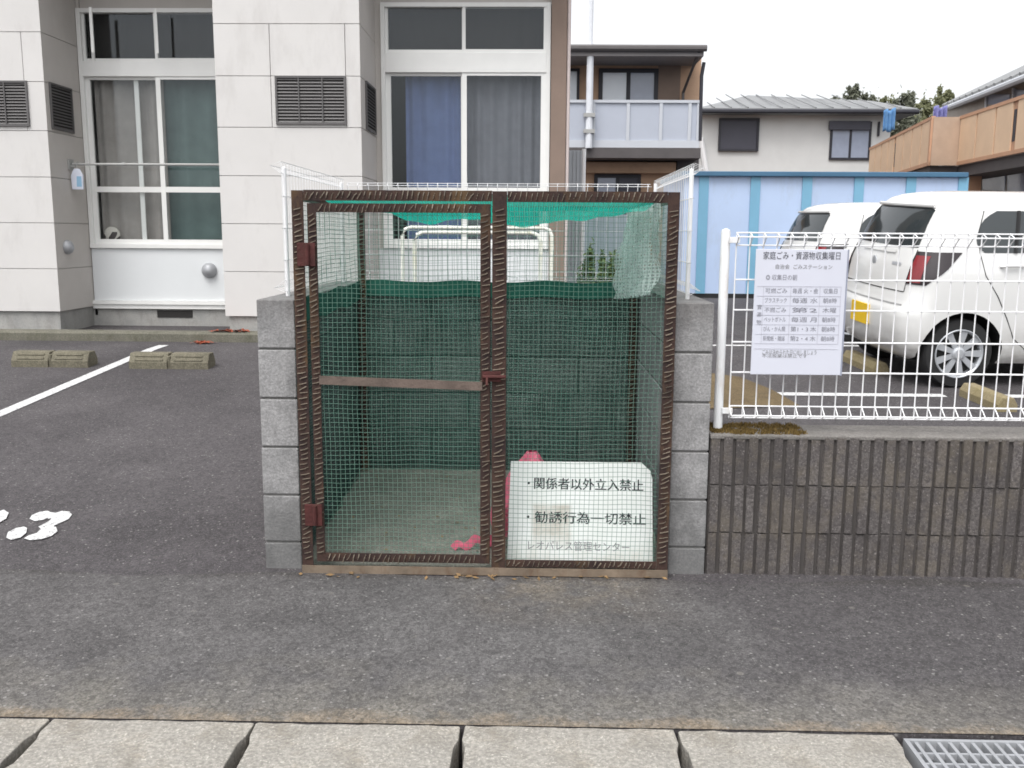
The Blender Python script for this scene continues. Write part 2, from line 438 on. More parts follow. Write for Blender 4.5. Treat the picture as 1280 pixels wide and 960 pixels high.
for i, (p, q, lb) in enumerate(zip(js, js[1:], [
    'rough concrete gutter cover cut by the left picture edge, outermost of the row',
    'pale concrete gutter cover below the painted parking number',
    'concrete gutter cover in front of the cage hinge post',
    'concrete gutter cover in front of the leaning warning sign',
    'concrete gutter cover directly beside the steel grating'])):
    gutter_cover(p, q, lb)
gx0 = js[-1] + .012; gx1 = gx0 + .6
gr = empty('steel_grating', ((gx0+gx1)/2, 2.2, -.02), 'galvanised steel bar grating set in the roadside gutter', 'grating')
fr = MB(); y0, y1 = GUT0+.02, GUT1-.03
fr.box(gx0, gx0+.012, y0, y1, -.06, .003); fr.box(gx1-.012, gx1, y0, y1, -.06, .003); fr.box(gx0+.012, gx1-.012, y0, y0+.012, -.06, .003); fr.box(gx0+.012, gx1-.012, y1-.012, y1, -.06, .003)
obj('frame', fr, M['steel'], gr)
br = MB(); k = 0; x = gx0+.03
while x < gx1-.02:
    br.box(x-.005, x+.005, y0+.012, y1-.012, -.045, 0); x += .031
obj('bar', br, M['steel'], gr).name = 'bearing_bars'
br = MB(); y = y0+.05
while y < y1-.03:
    br.box(gx0+.012, gx1-.012, y-.004, y+.004, -.02, -.002); y += .05
obj('cross_bars', br, M['steel'], gr)

# ------------------------------------------------------------------ block enclosure
def block_wall(mb, mo, x0, x1, y0, y1, ztop, along, zbot=-.1, L=.4, off=0):
    """individual 390 x 190 mm blocks with recessed mortar"""
    z = ztop; row = 0
    while z > zbot:
        zb = max(z-.192, zbot)
        lo, hi = (x0, x1) if along == 'x' else (y0, y1)
        p = lo - (L/2 if (row + off) % 2 else 0)
        while p < hi - .02:
            a, b = max(p, lo), min(p+L-.009, hi)
            if b - a > .03:
                j = random.uniform(-.0015, .0015)
                if along == 'x': mb.box(a, b, y0+j, y1+j, zb, z)
                else: mb.box(x0+j, x1+j, a, b, zb, z)
            p += L
        z -= .2005; row += 1
    e = .006
    mo.box(x0+e, x1-e, y0+e, y1-e, zbot, ztop-e)
enc = empty('block_enclosure', (-.2, 4.3, 0), 'grey concrete block enclosure around the rusty mesh cage', 'block wall')
def wall_part(mat, *a, **k):
    mb, mo = MB(), MB(); block_wall(mb, mo, *a, **k)
    o = obj('wall', mb, mat, enc, bevel=.004)
    obj('mortar', mo, M['mortar'], o)
    return o
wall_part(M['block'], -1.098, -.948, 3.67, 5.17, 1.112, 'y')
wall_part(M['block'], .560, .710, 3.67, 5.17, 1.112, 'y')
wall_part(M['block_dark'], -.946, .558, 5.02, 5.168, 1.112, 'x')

# ------------------------------------------------------------------ ribbed wall
M['coping'] = concrete('coping', (.17,.16,.15), (.25,.235,.22), .5, (.08,.075,.06), .5)
rb = empty('ribbed_wall', (2.0, 3.75, 0), 'low dark ribbed concrete block wall under the white mesh fence', 'wall')
mb = MB(); zt = .578
x0 = .716
for r_ in range(3):
    za = zt - .2*(r_+1) + .001; zb = zt - .2*r_ - .0015
    if r_ == 2: za = -.1
    bx = x0 - (.2 if r_ % 2 else 0)
    while bx < 4.2:
        a = max(bx, x0); b = bx+.395
        p = a
        while p < b - .02:
            pw = min(.05, b-p)
            d = random.uniform(.0, .009)
            mb.prism([(p+.0005, 3.700), (p+.004+random.uniform(0,.004), 3.670+d), (p+pw-.008-random.uniform(0,.004), 3.670+d+random.uniform(-.003,.003)), (p+pw-random.uniform(.0015, .007), 3.700)], 'z', za+random.uniform(0,.003), zb-random.uniform(0,.003))
            p += .05
        bx += .4
obj('ribs', mb, M['ribbed'], rb)
mb = MB(); mb.box(x0, 4.2, 3.686, 3.90, -.1, zt-.012)
obj('core', mb, simple('dark_groove', (.085,.077,.073), .95, .3, 8), rb)
mb = MB(); mb.box(x0, 4.2, 3.676, 3.905, zt-.0115, zt+.006)
obj('coping', mb, M['coping'], rb, bevel=.004)

# ------------------------------------------------------------------ moss & weeds on coping
ms = MB()
def tuft(mb, c, r, h, n, w_=.004):
    for _ in range(n):
        a = random.uniform(0, 6.28); rr = r*math.sqrt(random.random())
        p = Vector(c) + Vector((math.cos(a)*rr, math.sin(a)*rr, 0)); t_ = random.uniform(0, 6.28); hh = h*random.uniform(.4, 1)
        d = Vector((math.cos(t_), math.sin(t_), 0)); ln = Vector((random.uniform(-.5,.5), random.uniform(-.5,.5), 0))*hh
        mb.quad(p-d*w_, p+d*w_, p+d*w_*.2+ln+Vector((0,0,hh)), p-d*w_*.2+ln+Vector((0,0,hh)))
for _ in range(120):
    x = .74 + .36*random.random()**1.4; y = random.uniform(3.70, 3.89)
    tuft(ms, (x, y, zt+.006), .02, .014, 34, .003)
M['moss'] = simple('dry_moss', (.16,.105,.03), .9, .4, 25)
M['grass'] = simple('grass_blades', (.085,.13,.03), .8, .45, 6)
tag(obj('moss', ms, M['moss'], fix=False), 'yellow brown dry moss growing on the coping at the fence post', 'moss', kind='stuff')

# ------------------------------------------------------------------ mesh cage
YF = 3.62
CX0, CX1, CY1 = -.932, .553, 5.0
cage = empty('mesh_cage', (-.19, 4.3, 0), 'rusty angle iron garbage cage with fine green wire mesh and a hinged door', 'cage')
def angle_post(mb, x0, x1, y, z0, z1, side):
    mb.box(x0, x1, y, y+.005, z0, z1)
    if side < 0: mb.box(x0, x0+.005, y+.005, y+.05, z0, z1)
    else: mb.box(x1-.005, x1, y+.005, y+.05, z0, z1)
def binding(mb, a, b, wid, along, y, pitch=.0205, r=.0021):
    """wire ends bent round the angle iron"""
    n = int((b-a)/pitch)
    for i in range(n):
        t_ = a + (i+.5)*pitch + random.uniform(-.003, .003); s = random.uniform(.006, .012)
        c, h = wid; h *= random.uniform(.7, 1.1)
        s *= random.choice((.3, .5, .5, .8)); e = random.uniform(-.005, .005); r = random.uniform(.0017, .003)
        if along == 'z': mb.tube([(c-h+e, y, t_-s), (c, y-.004, t_), (c+h+e, y, t_+s)], r, 4)
        else: mb.tube([(t_-s, y, c-h+e), (t_, y-.004, c), (t_+s, y, c+h+e)], r, 4)
def post(x0, x1, y, z0, z1, side, bind=True):
    mb = MB(); angle_post(mb, x0, x1, y, z0, z1, side)
    o = obj('post', mb, M['rust'], cage)
    if bind:
        b = MB(); binding(b, z0+.05, z1-.04, ((x0+x1)/2, (x1-x0)*.38), 'z', y-.0015)
        obj('mesh_stitching', b, M['bind'], o)
    return o
ZT = 1.535
post(CX0, CX0+.045, YF, .01, ZT, -1); post(CX1-.045, CX1, YF, .01, ZT, 1)
post(-.160, -.104, YF-.002, .01, ZT, -1)
post(CX0, CX0+.042, CY1-.05, .03, ZT, -1); post(CX1-.042, CX1, CY1-.05, .03, ZT, 1)
def rail(x0, x1, y, z0, z1, up=True, bind=True, mat='rust'):
    mb = MB(); mb.box(x0, x1, y, y+.005, z0, z1)
    if up: mb.box(x0, x1, y+.005, y+.045, z1-.005, z1)
    else: mb.box(x0, x1, y+.005, y+.045, z0, z0+.005)
    o = obj('rail', mb, M[mat], cage)
    if bind:
        b = MB(); binding(b, x0, x1, ((z0+z1)/2, (z1-z0)*.38), 'x', y-.0015)
        obj('mesh_stitching', b, M['bind'], o)
    return o
rail(CX0+.046, -.162, YF+.0025, ZT-.038, ZT+.002); rail(-.102, CX1-.046, YF+.0025, ZT-.04, ZT+.001)
rail(-.102, CX1-.046, YF+.0025, .038, .068, False)
rail(CX0, CX1, YF-.008, .004, .036, False, False, 'sill')
rail(CX0+.045, CX1-.045, CY1-.01, ZT-.04, ZT, True, False)
for xx in (CX0+.002, CX1-.007):
    mb = MB(); mb.box(xx, xx+.005, YF+.055, CY1-.055, ZT-.038, ZT)
    obj('rail', mb, M['rust'], cage)
def wire_mesh(name, parent, fn, U, V, pitch=.019, r=.001):
    """welded wire grid over a U x V rectangle mapped by fn(u, v)"""
    mb = MB(); n = int(U/pitch); ph = random.uniform(0, 6); fn0 = fn
    wu = lambda u, v: .0025*math.sin(v*8+u*3+ph)+.0016*math.sin(v*21-u*13+ph)
    wv = lambda u, v: .0025*math.sin(u*9-v*4+ph)+.0016*math.sin(u*25+v*11+ph)
    fn = lambda u, v: fn0(u+wu(u, v), v+wv(u, v))
    for i in range(n+1):
        u = (U - n*pitch)/2 + i*pitch
        mb.tube([fn(u, V*k/9) for k in range(10)], r, 4, False)
    n = int(V/pitch)
    for i in range(n+1):
        v = (V - n*pitch)/2 + i*pitch
        mb.tube([fn(U*k/9, v) for k in range(10)], r, 4, False)
    return obj(name, mb, M['wire'], parent, fix=False)
# fixed panel beside the door, sides, back and roof
wire_mesh('mesh_panel', cage, lambda u, v: (-.102+u, YF+.012, .05+v), .606, 1.47)
wire_mesh('mesh_panel', cage, lambda u, v: (CX0+.012, YF+.06+u, 1.115+v), 1.26, .39)
wire_mesh('mesh_panel', cage, lambda u, v: (CX1-.012, YF+.06+u, 1.115+v), 1.26, .39)
wire_mesh('mesh_panel', cage, lambda u, v: (CX0+.04+u, CY1-.012, 1.115+v), 1.40, .39, .035)
wire_mesh('mesh_roof', cage, lambda u, v: (CX0+.03+u, YF+.05+v, ZT-.012), 1.42, 1.32, .035)
# door
dr = MB(); DX0, DX1, DZ0, DZ1 = -.873, -.168, .05, 1.487
yd = YF + .004
dr.box(DX0, DX0+.034, yd, yd+.006, DZ0, DZ1); dr.box(DX0, DX0+.005, yd+.006, yd+.04, DZ0, DZ1)
dr.box(DX1-.038, DX1, yd, yd+.006, DZ0, DZ1); dr.box(DX1-.005, DX1, yd+.006, yd+.04, DZ0, DZ1)
dr.box(DX0+.034, DX1-.038, yd+.0005, yd+.0065, DZ1-.034, DZ1); dr.box(DX0+.034, DX1-.038, yd+.0005, yd+.0065, DZ0, DZ0+.036)
door = obj('door', dr, M['rust'], cage)
for a_ in ((DZ0+.03, DZ1-.03, (DX0+.018, .014), 'z'), (DZ0+.03, DZ1-.03, (DX1-.019, .015), 'z'),
           (DX0+.04, DX1-.04, (DZ1-.017, .015), 'x'), (DX0+.04, DX1-.04, (DZ0+.018, .016), 'x')):
    b = MB(); binding(b, *a_, yd-.0015); obj('mesh_stitching', b, M['bind'], door)
wire_mesh('door_mesh', door, lambda u, v: (DX0+.02+u, yd+.012, DZ0+.02+v), .66, 1.40)
mb = MB(); za, zb = Z(395, 475, YF), Z(605, 483, YF)
mb.add([(DX0+.03, yd-.006, za-.017), (DX1-.03, yd-.006, zb-.017), (DX1-.03, yd+.0, zb-.017), (DX0+.03, yd+.0, za-.017),
        (DX0+.03, yd-.006, za+.017), (DX1-.03, yd-.006, zb+.017), (DX1-.03, yd+.0, zb+.017), (DX0+.03, yd+.0, za+.017)],
       [(0,3,2,1),(4,5,6,7),(0,1,5,4),(1,2,6,5),(2,3,7,6),(3,0,4,7)])
obj('mid_rail', mb, simple('worn_rail', (.16,.12,.1), .7, .5, 12, bump=.3), door)
for zc in (Z(378, 318, YF), Z(392, 643, YF)):
    mb = MB(); mb.box(CX0+.018, DX0+.03, YF-.012, YF-.005, zc-.045, zc+.045)
    h = obj('hinge', mb, M['red_rust'], door, bevel=.002)
    mb = MB(); mb.lathe(((CX0+DX0)/2+.03, YF-.016, zc-.04), (0,0,1), [(.009, 0), (.009, .08)], 12)
    obj('hinge_pin', mb, M['red_rust'], h, smooth=False)
zc = Z(612, 470, YF)
mb = MB(); mb.box(DX1-.03, -.125, YF-.016, YF-.008, zc-.02, zc+.02); mb.tube([(DX1-.028, YF-.022, zc), (-.105, YF-.022, zc)], .007, 8)
mb.tube([(DX1-.01, YF-.022, zc), (DX1-.01, YF-.05, zc-.03)], .005, 6)
obj('latch', mb, M['red_rust'], door)

# nets
def uv_obj(name, fn, nu, nv, U, V, mat, parent=None, **k):
    mb = MB().grid(fn, nu, nv); o = obj(name, mb, mat, parent, smooth=True, fix=False, **k)
    uv = o.data.uv_layers.new(name='UVMap')
    for p in o.data.polygons:
        for li in p.loop_indices:
            vi = o.data.loops[li].vertex_index
            uv.data[li].uv = ((vi % (nu+1))/nu*U, (vi // (nu+1))/nv*V)
    return o
net = empty('wall_net', (-.2, 4.9, .02), 'dark green net lining hung over the back and side blocks inside the cage', 'net')
rip = lambda u, v, s: .006*math.sin(u*23+s)+.005*math.sin(v*17+u*9+s)
uv_obj('back_net', lambda u, v: (-.935+u*1.48, 4.985+rip(u*1.5, v, 0), .045+v*1.045), 60, 40, 1.48, 1.05, M['net_wall'], net)
uv_obj('side_net', lambda u, v: (-.93+rip(u*1.5, v, 2), 3.75+u*1.2, .06+v*1.035), 50, 40, 1.2, 1.04, M['net_wall'], net)
hm = MB().grid(lambda u, v: (-.935+u*1.48, 4.972+.004*math.sin(u*40), 1.04+v*.085+.006*math.sin(u*21)), 60, 3)
hm.grid(lambda u, v: (-.918+.004*math.sin(u*30), 3.75+u*1.2, 1.02+v*.10+.008*math.sin(u*15)), 50, 3)
obj('hem', hm, M['net_band'], net, smooth=True, fix=False)
def roof_net(u, v):
    x = -.84 + 1.32*u; y = 3.72 + 1.2*v
    s = math.sin(math.pi*v)**.8*(.035+.075*math.exp(-((x-.02)/.28)**2)+.06*math.exp(-((x+.45)/.22)**2))
    return (x, y, 1.512 - s*(.85+.15*math.sin(u*19+v*7)) + .004*math.sin(u*60))
tag(uv_obj('roof_net', roof_net, 80, 40, 1.32, 1.2, M['net_roof']), 'emerald green net sagging under the roof of the cage', 'net')
def pale(u, v):
    z = 1.50 - v*(.36+.1*u) ; x = .495 - .03*v - .022*math.sin(u*30+v*6)*(.3+v) - .012*math.sin(u*71-v*11) - .03*math.sin(v*2.5)*u
    return (x, 3.74+u*1.18, z)
tag(uv_obj('draped_net', pale, 90, 20, 1.2, .4, M['net_pale']), 'pale whitish net hanging in folds inside the upper side mesh', 'net')

# ------------------------------------------------------------------ warning sign leaning in the cage
M['board'] = None
def board():
    t = NT('weathered_board')
    x, z = t.axis(0), t.axis(2)
    s = t.math('MULTIPLY', t.math('MULTIPLY', t.ramp(x, -.21, -.19), t.ramp(x, -.05, -.03, 1, 0)), t.math('MULTIPLY', t.ramp(z, .05, .12), t.ramp(z, .235, .25, 1, 0)))
    s = t.math('MULTIPLY', s, t.ramp(t.noise(9, 6, .7), .25, .6))
    k = t.mix(t.ramp(t.noise(5, 6), .35, .7), (.8,.82,.81), (.7,.73,.7))
    k = t.mix(t.math('MULTIPLY', s, .7), k, (.42,.37,.3))
    low = t.math('MULTIPLY', t.ramp(z, .0, .1, 1, 0), t.ramp(t.noise(14, 6, .7), .4, .65))
    k = t.mix(t.math('MULTIPLY', low, .5), k, (.5,.45,.36))
    return t.done(t.bsdf(k, .5))
M['ink'] = simple('black_ink', (.02,.022,.028), .6, .3, 20)
M['ink_faded'] = simple('faded_ink', (.3,.3,.31), .6, .5, 40)
sg = empty('warning_sign', (.202, 3.70, .026), 'white sign with three lines of Japanese lettering leaning inside the cage mesh', 'sign', local=True)
sg.rotation_euler = (R(-15), R(0.6), 0)
mb = MB(); hw_, hh = .302, .425
mb.prism([(-hw_, 0), (hw_, .0), (hw_-.004, hh-.07), (hw_-.012, hh-.035), (hw_-.05, hh), (-hw_+.008, hh-.006)], 'y', 0, .003)
obj('board', mb, board(), sg)
def letter(parent, body, size, x, z, mat, align='LEFT', y=-.0012, spacing=1.0, name='lettering', width=None, offset=0., bold=0):
    vs, fs = text(body, size, align, spacing, offset)
    mb = MB()
    if width:
        xa = min(v.x for v in vs); xb = max(v.x for v in vs); k = width/(xb-xa)
        vs = [Vector(((v.x-xa)*k if align == 'LEFT' else v.x*k, v.y, v.z)) for v in vs]
    mb.add([(x+v.x, y-v.z, z+v.y) for v in vs], fs)
    if bold: mb.add([(x+v.x+bold, y-v.z-.0003, z+v.y+bold*.4) for v in vs], fs)
    return obj(name, mb, mat, parent, fix=False)
letter(sg, '・', .055, -.245, .325, M['ink']); letter(sg, '関係者以外立入禁止', .052, -.195, .325, M['ink'], width=.455, bold=.0016)
letter(sg, '・', .055, -.245, .185, M['ink']); letter(sg, '勧誘行為一切禁止', .052, -.19, .185, M['ink'], width=.462, bold=.0016)
letter(sg, 'レオパレス管理センター', .042, -.215, .07, M['ink_faded'], width=.42)

# pink thing behind the sign: crumpled plastic sheet with hanging strips
M['pink'] = simple('pink_plastic', (.74,.15,.24), .35, .4, 12, bump=.6, bscale=22)
pk = empty('pink_bag', (-.05, 3.98, .02), 'crumpled pink plastic bag slumped behind the leaning sign', 'bag')
random.seed(11)
mb = MB()
def bag(u, v):
    a = 2*math.pi*u; h = v
    r = (.03+.14*math.sin(math.pi*min(1, h*.86+.14)))*(1+.13*math.sin(5*a+h*6)+.07*math.sin(11*a-h*9))
    return (-.01+math.cos(a)*r*(.95-.3*h)+.01*h, 3.99+math.sin(a)*r*.62, .03+h*.405)
mb.grid(bag, 48, 22)
obj('sack', mb, M['pink'], pk, smooth=True, fix=False)
mb = MB()
def strip(u, v):
    return (-.135-.2*u+.01*math.sin(v*5), 3.86-.03*u, .026+.05*math.sin(u*2.2)*(1-u)+.05*v*(1-.4*u)+.012*math.sin(u*16))
mb.grid(strip, 24, 5)
obj('loose_tail', mb, M['pink'], pk, smooth=True, fix=False)
mb = MB(); mb.grid(lambda u, v: (-.168+.022*u+.006*math.sin(v*9), 3.83-.01*u, .03+v*.30), 3, 20)
obj('loose_tail', mb, M['pink'], pk, smooth=True, fix=False)

# ------------------------------------------------------------------ white mesh fences
def fence_mesh(mb, o, d, nrm, L, z0, z1, levels, pitch=.0535, r=.0022, fold=.045):
    """welded mesh panel with triangular folds at top and bottom; o origin, d run direction, nrm outward normal"""
    o, d, nrm = Vector(o), Vector(d), Vector(nrm)
    up = Vector((0,0,1)); n = int(L/pitch)
    for i in range(n+1):
        p = o + d*(i*pitch)
        ft = fold
        pts = [p+up*(z0+ft*.1), p+nrm*.028+up*(z0), p+nrm*.02+up*(z0+ft*.95), p+up*(z0+ft)]
        mb.tube([p+nrm*.004+up*(z0+ft), p+nrm*.045+up*(z0+ft*.35), p+nrm*.004+up*z0, p+up*(z0+.01), p+up*(z1-.01), p+nrm*.004+up*z1, p+nrm*.045+up*(z1-ft*.35), p+nrm*.004+up*(z1-ft)], r, 5, False)
    for z in levels:
        for s in ((-.0045, .0045) if True else (0,)):
            mb.tube([o+nrm*s+up*z, o+nrm*s+d*L+up*z], r*1.05, 5, False)
    for z in (z0+fold*.35, z1-fold*.35):
        mb.tube([o+nrm*.045+up*z, o+nrm*.045+d*L+up*z], r*1.1, 5, False)
    for z in (z0+fold, z1-fold):
        mb.tube([o+nrm*.004+up*z, o+nrm*.004+d*L+up*z], r*1.1, 5, False)
    for z in (z0+.001, z1-.001):
        mb.tube([o+up*z, o+d*L+up*z], r*1.1, 5, False)
FY = 3.765
fx0 = X(903, 420, FY)
fn = empty('mesh_fence', (2.0, FY, zt), 'long white welded mesh fence standing on the low ribbed wall', 'fence')
z_top, z_bot = Z(1000, 291, FY), Z(1000, 523, FY)
mb = MB(); fence_mesh(mb, (fx0+.04, FY, 0), (1,0,0), (0,-1,0), 3.3, z_bot, z_top, [Z(1000, y, FY) for y in (466, 428, 388, 350)], fold=.05, r=.0029)
obj('mesh_panel', mb, M['white_wire'], fn, fix=False)
for xx in (fx0, fx0+2.0):
    mb = MB(); mb.lathe((xx, FY+.018, zt-.02), (0,0,1), [(.019, 0), (.019, Z(900, 291, FY)-zt+.02), (.017, Z(900, 289, FY)-zt+.024), (.004, Z(900, 288, FY)-zt+.028)], 16)
    p = obj('post', mb, M['white_post'], fn, smooth=True)
    for zz in (z_top-.03, z_bot+.03):
        obj('clamp', MB().box(xx+.01, xx+.052, FY-.012, FY+.0, zz-.012, zz+.012), M['white_post'], p, bevel=.002)
zw = 1.112
def wall_fence(x, label):
    f = empty('mesh_fence', (x, 4.5, zw), label, 'fence', 'white mesh fence panels on the cage enclosure')
    mb = MB(); sgn = -1 if x < 0 else 1
    fence_mesh(mb, (x, 3.86, 0), (0,1,0), (sgn,0,0), 1.25, zw+.02, zw+.548, [zw+.15, zw+.28, zw+.41], pitch=.05, r=.0013)
    obj('mesh_panel', mb, M['white_wire'], f, fix=False)
    for y in (3.90, 5.05):
        mb = MB(); mb.lathe((x, y, zw-.02), (0,0,1), [(.009, 0), (.009, .545), (.004, .55)], 12)
        obj('post', mb, M['white_wire'], f)
wall_fence(-1.03, 'white mesh fence panel on top of the enclosure wall facing the parking number')
wall_fence(.64, 'white mesh fence panel on top of the enclosure wall next to the ribbed wall')
f = empty('mesh_fence', (-.2, 5.1, zw), 'white mesh fence panel along the back block wall of the cage', 'fence', 'white mesh fence panels on the cage enclosure')
mb = MB(); fence_mesh(mb, (-1.0, 5.1, 0), (1,0,0), (0,-1,0), 1.62, zw+.015, zw+.53, [zw+.15, zw+.28, zw+.41], pitch=.0535, r=.0014)
obj('mesh_panel', mb, M['white_wire'], f, fix=False)

# ------------------------------------------------------------------ collection notice on the fence
SY = FY - .06
p0 = at(938, 468, SY); p1 = at(1062, 312, SY)
sx0, sx1, sz0, sz1 = p0.x, X(1059, 330, SY), p0.z, p1.z
nb = empty('notice_board', ((sx0+sx1)/2, SY, sz0), 'pale white rubbish collection timetable board tied to the white fence', 'notice board', local=True)
W_, H_ = sx1-sx0, sz1-sz0
M['notice'] = simple('notice_white', (.6,.615,.69), .4, .05, 3)
M['notice_edge'] = simple('notice_edge', (.3,.32,.4), .5, .1)
mb = MB(); mb.box(-W_/2, W_/2, 0, .006, 0, H_); obj('board', mb, M['notice'], nb, bevel=.0015)
mb = MB(); mb.box(W_/2+.0005, W_/2+.006, .001, .014, -.002, H_); obj('edge', mb, M['notice_edge'], nb)
L0 = -W_/2
def line(body, fx, fy, size, wd=None, mat='ink_faded', off=0.):
    letter(nb, body, size, L0+fx*W_, H_*(1-fy), M[mat], width=wd and wd*W_, offset=off)
M['ink_mid'] = simple('grey_ink', (.26,.26,.3), .6, .3, 30)
M['ink_dark'] = simple('dark_ink', (.07,.07,.085), .6, .3, 30)
line('家庭ごみ・資源物収集曜日', .08, .055, .033, .84, 'ink_dark')
line('自治会  ごみステーション', .22, .14, .02, .62)
line('◎ 収集日の朝', .12, .225, .024, .34, 'ink_mid')
rows = [('可燃ごみ', '毎週 火・金', '収集日'), ('プラスチック', '毎週 水', '朝8時'), ('不燃ごみ', '第2', '木曜'), ('ペットボトル', '毎週 月', '朝8時'), ('びん・かん類', '第1・3 木', '朝8時'), ('新聞紙・雑誌', '第2・4 木', '朝8時')]
for i, (a_, b_, c_) in enumerate(rows):
    fy = .33 + i*.076
    line(a_, .12, fy, .022, .24, 'ink_mid'); line(b_, .42, fy, .022, .28, 'ink_mid'); line(c_, .76, fy, .022, .15, 'ink_mid')
for i, ch in enumerate('資源物'): line(ch, .04, .46+i*.06, .02, .05, 'ink_mid')
line('ごみは決められた日に出しましょう', .12, .82, .021, .6); line('不法投棄は禁止です', .12, .85, .016, .5)
gl = MB()
for i in range(8):
    z = H_*(1-(.292+i*.076 if i < 7 else .79)); gl.box(L0+.03*W_, L0+.95*W_, -.0012, -.0004, z-.0006, z+.0006)
for fx in (.1, .4, .72, .95):
    gl.box(L0+fx*W_-.0006, L0+fx*W_+.0006, -.0012, -.0004, H_*(1-.748), H_*(1-.292))
obj('table_rules', gl, simple('rule_grey', (.5,.5,.56), .6), nb)

# ------------------------------------------------------------------ wheel stops
def wheel_stop(px0, px1, py, label):
    a, b = gnd(px0, py), gnd(px1, py); L = b.x-a.x; y = a.y; z = gz(y)
    r = empty('wheel_stop', ((a.x+b.x)/2, y+.07, z), label, 'wheel stop', 'concrete wheel stops in the car park')
    mb = MB(); prof = [(y, z-.03), (y, z+.055), (y+.045, z+.13), (y+.145, z+.13), (y+.19, z+.06), (y+.19, z-.03)]
    mb.prism(prof, 'x', a.x, (a.x+b.x)/2-.012); mb.prism(prof, 'x', (a.x+b.x)/2+.012, b.x)
    mb.box((a.x+b.x)/2-.012, (a.x+b.x)/2+.012, y+.012, y+.17, z-.03, z+.11)
    obj('body', mb, M['stop'], r, bevel=.006)
    mb = MB()
    for k in range(2):
        u0 = .026+.038*k; t_ = lambda u: (y+.045*u/.087, z+.055+.075*u/.087)
        for xa, xb in ((a.x+.05, (a.x+b.x)/2-.05), ((a.x+b.x)/2+.05, b.x-.05)):
            (ya, za), (yb, zb) = t_(u0-.008), t_(u0+.008)
            mb.add([(xa, ya-.008, za+.001), (xb, ya-.008, za+.001), (xb, yb-.008, zb+.001), (xa, yb-.008, zb+.001), (xa, ya+.004, za-.004), (xb, ya+.004, za-.004), (xb, yb+.004, zb-.004), (xa, yb+.004, zb-.004)],
                   [(0,1,2,3),(7,6,5,4),(0,4,5,1),(1,5,6,2),(2,6,7,3),(3,7,4,0)])
    obj('raised_ribs', mb, M['stop'], r)
    return r
wheel_stop(14, 112, 459, 'weathered concrete wheel stop farther from the cage, left of the white bay line')
wheel_stop(161, 262, 461, 'weathered concrete wheel stop between the white bay line and the cage')
def stop_along(x, y0, y1, label):
    r = empty('wheel_stop', (x, (y0+y1)/2, gz((y0+y1)/2)), label, 'wheel stop', 'concrete wheel stops in the car park')
    mb = MB(); pr = [(-.07, -.02), (-.07, .05), (-.04, .1), (.04, .1), (.07, .05), (.07, -.02)]
    vs = []
    for yy in (y0, y1):
        vs += [(x+u+(yy-y0)*-.1, yy, gz(yy)+v) for u, v in pr]
    mb.add(vs, [tuple(range(6)), tuple(range(11, 5, -1))]+[(i, i+6, (i+1) % 6+6, (i+1) % 6) for i in range(6)])
    obj('body', mb, M['stop_yellow'], r, bevel=.008)
stop_along(3.33, 6.5, 7.0, 'faded yellow wheel stop under the rear wheel of the nearer white car')
stop_along(2.9, 7.75, 8.35, 'faded yellow wheel stop beneath the rear bumper of the nearer white car')

# ------------------------------------------------------------------ apartment building
YM, YL, YR1, YR2 = 9.35, 9.73, 10.5, 10.22
bl = empty('apartment_building', (-2.5, 10.5, .3), 'white panelled apartment building with recessed windows and dark louvre vents', 'building')
mx0, mx1 = X(281, 375, YM), X(453, 235, YM)
lx1 = X(75, 385, YL); lx0 = -8.5
zs_m = [Z(350, y, YM) for y in (396, 340, 280, 220, 159.3, 95, 29.7)]
st = zs_m[-1]-zs_m[-2]
while zs_m[-1] < 6.2: zs_m.append(zs_m[-1]+st)
ztop_b = zs_m[-1]
side_seams = []
def siding(x0, x1, y, back, vcuts=(), holes=()):
    """courses of siding boards with open seams, on a darker backing"""
    mb = MB(); gp = .0055
    for za, zb in zip(zs_m, zs_m[1:]):
        cuts = [x0] + [c for c, lo, hi in vcuts if lo-.1 < za < hi-.05] + [x1]
        for a_, b_ in zip(cuts, cuts[1:]):
            a2 = a_ + (gp/2 if a_ != x0 else 0); b2 = b_ - (gp/2 if b_ != x1 else 0)
            hole = any(h0-.02 < a_ and b_ < h1+.02 and abs(za-hz) < .05 for h0, h1, hz in holes)
            if hole: continue
            mb.box(a2, b2, y, y+.03, za+gp/2, zb-gp/2)
    o = obj('wall', mb, M['siding'], bl, bevel=.002)
    bk = MB(); bk.box(x0+.012, x1-.012, y+.028, back, zs_m[0]+.002, ztop_b-.002)
    obj('wall_backing', bk, M['siding_back'], o)
    return o
vm0, vm1 = X(345, 95, YM)-.01, X(431, 95, YM)+.01
vz0, vz1 = Z(390, 156, YM), Z(390, 95, YM)
siding(mx0, mx1, YM, 11.5, [(X(337, 60, YM), zs_m[4], zs_m[6]), (X(430, 60, YM)+.01, zs_m[4], zs_m[6])])
vl1 = X(36, 130, YL)
siding(lx0, lx1, YL, 11.5, [(X(27, 60, YL), zs_m[4], zs_m[6]-.0)])
